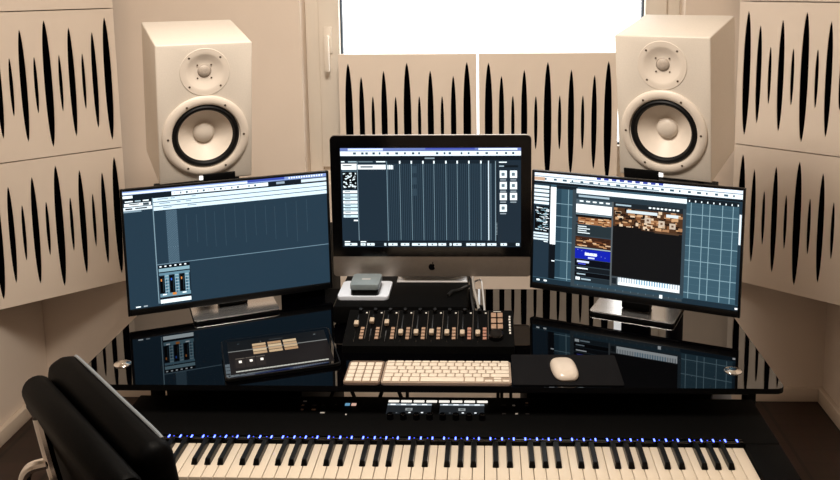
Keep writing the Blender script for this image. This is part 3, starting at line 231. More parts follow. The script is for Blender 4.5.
UI_CENTRE=[(0,0,1,1,(36,52,65)),(0,0,1,0.0283,(120,140,205)),(0.043,0.0035,0.2383,0.0247,(200,214,245)),(0.4727,0,0.7461,0.0177,(80,95,190)),(0.7656,0.0035,0.9805,0.0212,(215,225,250)),(0,0.0318,1,0.0777,(222,234,242)),(0.0723,0.0424,0.0879,0.0636,(70,90,104)),(0.1172,0.0424,0.1309,0.0636,(70,90,104)),(0.1406,0.0424,0.1543,0.0636,(70,90,104)),(0.1797,0.0424,0.1934,0.0636,(70,90,104)),(0.2148,0.0424,0.2246,0.0636,(70,90,104)),(0.2578,0.0424,0.2715,0.0636,(70,90,104)),(0.3066,0.0424,0.3223,0.0636,(70,90,104)),(0.3555,0.0424,0.3652,0.0636,(70,90,104)),(0.3984,0.0424,0.4121,0.0636,(70,90,104)),(0.4336,0.0424,0.4434,0.0636,(70,90,104)),(0.5312,0.0424,0.5449,0.0636,(70,90,104)),(0.5742,0.0424,0.584,0.0636,(70,90,104)),(0.6016,0.0424,0.6152,0.0636,(70,90,104)),(0.668,0.0424,0.6777,0.0636,(70,90,104)),(0.707,0.0424,0.7168,0.0636,(70,90,104)),(0.7559,0.0424,0.7676,0.0636,(70,90,104)),(0.8047,0.0424,0.8184,0.0636,(70,90,104)),(0.8633,0.0424,0.873,0.0636,(70,90,104)),(0.9121,0.0424,0.9238,0.0636,(70,90,104)),(0.9512,0.0424,0.9629,0.0636,(70,90,104)),(0,0.0813,1,0.1237,(20,28,36)),(0.4688,0.0954,0.5234,0.1095,(150,170,180)),(0.0039,0.1307,0.0234,0.1413,(235,246,250)),(0.043,0.1307,0.0898,0.1413,(190,215,228)),(0.1016,0.1307,0.1797,0.1413,(120,140,150)),(0.1992,0.1307,0.25,0.1413,(235,246,250)),(0.0039,0.1555,0.0898,0.2155,(235,240,242)),(0.0117,0.1696,0.0625,0.1802,(50,60,70)),(0.0957,0.1661,0.252,0.212,(228,234,238)),(0.1113,0.1802,0.1797,0.1943,(90,100,110)),(0.2617,0.1696,0.293,0.212,(235,246,250)),(0.0078,0.2226,0.0898,0.2332,(90,120,135)),(0.0098,0.2403,0.0898,0.4064,(6,9,12)),(0.0148,0.2507,0.0248,0.259,(210,225,230)),(0.0493,0.3138,0.0566,0.3296,(210,225,230)),(0.0255,0.3051,0.0314,0.3171,(210,225,230)),(0.0311,0.2966,0.0423,0.3053,(210,225,230)),(0.051,0.378,0.0559,0.384,(210,225,230)),(0.0278,0.3574,0.0377,0.3652,(210,225,230)),(0.035,0.2702,0.0434,0.2759,(210,225,230)),(0.0607,0.3768,0.074,0.3899,(210,225,230)),(0.0792,0.2465,0.0859,0.2621,(210,225,230)),(0.0662,0.3047,0.0793,0.3166,(210,225,230)),(0.0692,0.2874,0.075,0.2974,(210,225,230)),(0.0213,0.3005,0.0346,0.3093,(210,225,230)),(0.0124,0.2505,0.0179,0.2641,(210,225,230)),(0.0372,0.2869,0.0421,0.3026,(210,225,230)),(0.0415,0.2747,0.046,0.2806,(210,225,230)),(0.0236,0.3443,0.0289,0.35,(210,225,230)),(0.0462,0.2808,0.0599,0.2874,(210,225,230)),(0.0489,0.3587,0.0568,0.3744,(210,225,230)),(0.0453,0.2797,0.0532,0.2854,(210,225,230)),(0.0413,0.2807,0.0539,0.2948,(210,225,230)),(0.0468,0.2485,0.0532,0.2564,(210,225,230)),(0.0263,0.2782,0.0387,0.285,(210,225,230)),(0.0153,0.3815,0.0248,0.3973,(210,225,230)),(0.0401,0.3775,0.0503,0.3912,(210,225,230)),(0.0641,0.3172,0.0689,0.3247,(210,225,230)),(0.0732,0.3773,0.0861,0.3862,(210,225,230)),(0.0579,0.3625,0.0681,0.3764,(210,225,230)),(0.0488,0.341,0.0595,0.3491,(210,225,230)),(0.0766,0.3857,0.0812,0.4013,(210,225,230)),(0.0793,0.343,0.0837,0.3578,(210,225,230)),(0.0207,0.3876,0.0311,0.3935,(210,225,230)),(0.0235,0.3381,0.0329,0.3513,(210,225,230)),(0.0769,0.2762,0.0809,0.2913,(210,225,230)),(0.0126,0.3739,0.0177,0.3878,(210,225,230)),(0.0668,0.3741,0.0761,0.3887,(210,225,230)),(0.0259,0.3435,0.033,0.3582,(210,225,230)),(0.0661,0.3138,0.0752,0.3194,(210,225,230)),(0.0141,0.332,0.0228,0.3465,(210,225,230)),(0.0545,0.2644,0.0619,0.2778,(210,225,230)),(0.0485,0.2454,0.0606,0.2595,(210,225,230)),(0.0098,0.424,0.0898,0.4505,(230,240,244)),(0.0098,0.4594,0.0898,0.4859,(196,220,230)),(0.0098,0.4947,0.0898,0.5212,(196,220,230)),(0.0098,0.53,0.0898,0.5565,(230,240,244)),(0.0098,0.5654,0.0898,0.5919,(196,220,230)),(0.0098,0.6007,0.0898,0.6272,(196,220,230)),(0.0098,0.636,0.0898,0.6625,(230,240,244)),(0.0098,0.6714,0.0898,0.6979,(196,220,230)),(0.0195,0.4311,0.0508,0.4382,(80,110,125)),(0.0195,0.4664,0.0508,0.4735,(80,110,125)),(0.0195,0.5018,0.0508,0.5088,(80,110,125)),(0.0195,0.5371,0.0508,0.5442,(80,110,125)),(0.0195,0.5724,0.0508,0.5795,(80,110,125)),(0.0195,0.6078,0.0508,0.6148,(80,110,125)),(0.0195,0.6431,0.0508,0.6502,(80,110,125)),(0.0195,0.6784,0.0508,0.6855,(80,110,125)),(0.0664,0.7208,0.0898,0.735,(235,246,250)),(0.0918,0.1307,0.0957,0.9435,(130,155,168)),(0.2559,0.1307,0.2607,0.9435,(120,148,162)),(0.2598,0.1272,0.8633,0.1555,(28,40,50)),(0.2656,0.1555,0.268,0.9293,(62,84,98)),(0.2762,0.1555,0.2785,0.9293,(62,84,98)),(0.2867,0.1555,0.2891,0.9293,(62,84,98)),(0.2973,0.1555,0.2996,0.9293,(62,84,98)),(0.3078,0.1555,0.3102,0.9293,(62,84,98)),(0.3184,0.1555,0.3207,0.9293,(62,84,98)),(0.3289,0.1555,0.3312,0.9293,(62,84,98)),(0.3395,0.1555,0.3418,0.9293,(62,84,98)),(0.35,0.1555,0.3523,0.9293,(62,84,98)),(0.3605,0.1555,0.3629,0.9293,(62,84,98)),(0.3711,0.1555,0.3734,0.9293,(62,84,98)),(0.3816,0.1555,0.384,0.9293,(62,84,98)),(0.3922,0.1555,0.3945,0.9293,(62,84,98)),(0.4027,0.1555,0.4051,0.9293,(62,84,98)),(0.4133,0.1555,0.4156,0.9293,(62,84,98)),(0.4238,0.1555,0.4262,0.9293,(62,84,98)),(0.4344,0.1555,0.4367,0.9293,(62,84,98)),(0.4449,0.1555,0.4473,0.9293,(62,84,98)),(0.4555,0.1555,0.4578,0.9293,(62,84,98)),(0.466,0.1555,0.4684,0.9293,(62,84,98)),(0.4766,0.1555,0.4789,0.9293,(62,84,98)),(0.4871,0.1555,0.4895,0.9293,(62,84,98)),(0.4977,0.1555,0.5,0.9293,(62,84,98)),(0.5082,0.1555,0.5105,0.9293,(62,84,98)),(0.5188,0.1555,0.5211,0.9293,(62,84,98)),(0.5293,0.1555,0.5316,0.9293,(62,84,98)),(0.5398,0.1555,0.5422,0.9293,(62,84,98)),(0.5504,0.1555,0.5527,0.9293,(62,84,98)),(0.5609,0.1555,0.5633,0.9293,(62,84,98)),(0.5715,0.1555,0.5738,0.9293,(62,84,98)),(0.582,0.1555,0.5844,0.9293,(62,84,98)),(0.5926,0.1555,0.5949,0.9293,(62,84,98)),(0.6031,0.1555,0.6055,0.9293,(62,84,98)),(0.6137,0.1555,0.616,0.9293,(62,84,98)),(0.6242,0.1555,0.6266,0.9293,(62,84,98)),(0.6348,0.1555,0.6371,0.9293,(62,84,98)),(0.6453,0.1555,0.6477,0.9293,(62,84,98)),(0.6559,0.1555,0.6582,0.9293,(62,84,98)),(0.6664,0.1555,0.6688,0.9293,(62,84,98)),(0.677,0.1555,0.6793,0.9293,(62,84,98)),(0.6875,0.1555,0.6898,0.9293,(62,84,98)),(0.698,0.1555,0.7004,0.9293,(62,84,98)),(0.7086,0.1555,0.7109,0.9293,(62,84,98)),(0.7191,0.1555,0.7215,0.9293,(62,84,98)),(0.7297,0.1555,0.732,0.9293,(62,84,98)),(0.7402,0.1555,0.7426,0.9293,(62,84,98)),(0.7508,0.1555,0.7531,0.9293,(62,84,98)),(0.7613,0.1555,0.7637,0.9293,(62,84,98)),(0.7719,0.1555,0.7742,0.9293,(62,84,98)),(0.7824,0.1555,0.7848,0.9293,(62,84,98)),(0.793,0.1555,0.7953,0.9293,(62,84,98)),(0.8035,0.1555,0.8059,0.9293,(62,84,98)),(0.8141,0.1555,0.8164,0.9293,(62,84,98)),(0.3262,0.1272,0.334,0.1555,(235,246,250)),(0.3281,0.1555,0.3312,0.9293,(128,156,170)),(0.3906,0.1272,0.3984,0.1555,(235,246,250)),(0.3926,0.1555,0.3957,0.9293,(128,156,170)),(0.4551,0.1272,0.4629,0.1555,(235,246,250)),(0.457,0.1555,0.4602,0.9293,(128,156,170)),(0.5156,0.1272,0.5234,0.1555,(235,246,250)),(0.5176,0.1555,0.5207,0.9293,(128,156,170)),(0.582,0.1272,0.5898,0.1555,(235,246,250)),(0.584,0.1555,0.5871,0.9293,(128,156,170)),(0.6445,0.1272,0.6523,0.1555,(235,246,250)),(0.6465,0.1555,0.6496,0.9293,(128,156,170)),(0.709,0.1272,0.7168,0.1555,(235,246,250)),(0.7109,0.1555,0.7141,0.9293,(128,156,170)),(0.7754,0.1272,0.7832,0.1555,(235,246,250)),(0.7773,0.1555,0.7805,0.9293,(128,156,170)),(0.8184,0.1272,0.8242,0.9293,(205,222,230)),(0.832,0.1555,0.8359,0.9293,(110,136,150)),(0.8574,0.1307,0.8623,0.9435,(140,165,178)),(0.8633,0.1307,0.8691,0.9435,(18,26,32)),(0.8574,0.8657,0.8691,0.871,(150,170,180)),(0.8574,0.8516,0.8691,0.8569,(150,170,180)),(0.8574,0.8375,0.8691,0.8428,(150,170,180)),(0.8574,0.8233,0.8691,0.8286,(150,170,180)),(0.8574,0.8092,0.8691,0.8145,(150,170,180)),(0.8574,0.7951,0.8691,0.8004,(150,170,180)),(0.8574,0.7809,0.8691,0.7862,(150,170,180)),(0.8574,0.7668,0.8691,0.7721,(150,170,180)),(0.8574,0.7527,0.8691,0.758,(150,170,180)),(0.3984,0.1802,0.4219,0.2509,(56,76,90)),(0.3984,0.2933,0.4219,0.364,(56,76,90)),(0.3984,0.4064,0.4219,0.477,(56,76,90)),(0.8691,0.1307,1,0.9541,(36,50,62)),(0.8789,0.1378,0.9219,0.1484,(235,246,250)),(0.875,0.1731,0.9844,0.1943,(20,28,34)),(0.8789,0.1767,0.9062,0.1873,(190,215,228)),(0.8828,0.2261,0.9219,0.3004,(228,238,242)),(0.8926,0.2473,0.9102,0.2792,(120,140,150)),(0.8848,0.3145,0.918,0.3251,(170,185,195)),(0.9395,0.2261,0.9785,0.3004,(228,238,242)),(0.9492,0.2473,0.9668,0.2792,(120,140,150)),(0.9414,0.3145,0.9746,0.3251,(170,185,195)),(0.8828,0.3392,0.9219,0.4134,(228,238,242)),(0.8926,0.3604,0.9102,0.3922,(120,140,150)),(0.8848,0.4276,0.918,0.4382,(170,185,195)),(0.9395,0.3392,0.9785,0.4134,(228,238,242)),(0.9492,0.3604,0.9668,0.3922,(120,140,150)),(0.9414,0.4276,0.9746,0.4382,(170,185,195)),(0.8828,0.4488,0.9219,0.523,(228,238,242)),(0.8926,0.47,0.9102,0.5018,(120,140,150)),(0.8848,0.5371,0.918,0.5477,(170,185,195)),(0.9395,0.4488,0.9785,0.523,(228,238,242)),(0.9492,0.47,0.9668,0.5018,(120,140,150)),(0.9414,0.5371,0.9746,0.5477,(170,185,195)),(0.8828,0.5654,0.9219,0.6396,(228,238,242)),(0.8926,0.5866,0.9102,0.6184,(120,140,150)),(0.8848,0.6537,0.918,0.6643,(170,185,195)),(0,0.9364,0.8691,0.9505,(22,30,38)),(0.0117,0.9399,0.043,0.9505,(235,246,250)),(0.1016,0.9399,0.1328,0.9505,(235,246,250)),(0,0.9541,1,0.9929,(24,34,42)),(0.0117,0.9594,0.082,0.9859,(215,230,236)),(0.0398,0.9664,0.0504,0.9788,(50,70,80)),(0.1016,0.9594,0.1289,0.9859,(215,230,236)),(0.1125,0.9664,0.1166,0.9788,(50,70,80)),(0.1367,0.9594,0.1797,0.9859,(215,230,236)),(0.1539,0.9664,0.1604,0.9788,(50,70,80)),(0.2344,0.9594,0.2461,0.9859,(215,230,236)),(0.2391,0.9664,0.2408,0.9788,(50,70,80)),(0.2578,0.9594,0.3086,0.9859,(215,230,236)),(0.2781,0.9664,0.2857,0.9788,(50,70,80)),(0.3281,0.9594,0.375,0.9859,(215,230,236)),(0.3469,0.9664,0.3539,0.9788,(50,70,80)),(0.3906,0.9594,0.4727,0.9859,(215,230,236)),(0.4234,0.9664,0.4357,0.9788,(50,70,80)),(0.4805,0.9594,0.5312,0.9859,(215,230,236)),(0.5008,0.9664,0.5084,0.9788,(50,70,80)),(0.5391,0.9594,0.582,0.9859,(215,230,236)),(0.5563,0.9664,0.5627,0.9788,(50,70,80)),(0.6016,0.9594,0.6133,0.9859,(215,230,236)),(0.6062,0.9664,0.608,0.9788,(50,70,80)),(0.6211,0.9594,0.668,0.9859,(215,230,236)),(0.6398,0.9664,0.6469,0.9788,(50,70,80)),(0.6953,0.9594,0.7461,0.9859,(215,230,236)),(0.7156,0.9664,0.7232,0.9788,(50,70,80)),(0.7539,0.9594,0.8008,0.9859,(215,230,236)),(0.7727,0.9664,0.7797,0.9788,(50,70,80)),(0.8125,0.9594,0.8633,0.9859,(215,230,236)),(0.8328,0.9664,0.8404,0.9788,(50,70,80)),(0.8867,0.9594,0.9219,0.9859,(215,230,236)),(0.9008,0.9664,0.9061,0.9788,(50,70,80)),(0.9727,0.9594,0.9922,0.9859,(215,230,236)),(0.9805,0.9664,0.9834,0.9788,(50,70,80))]
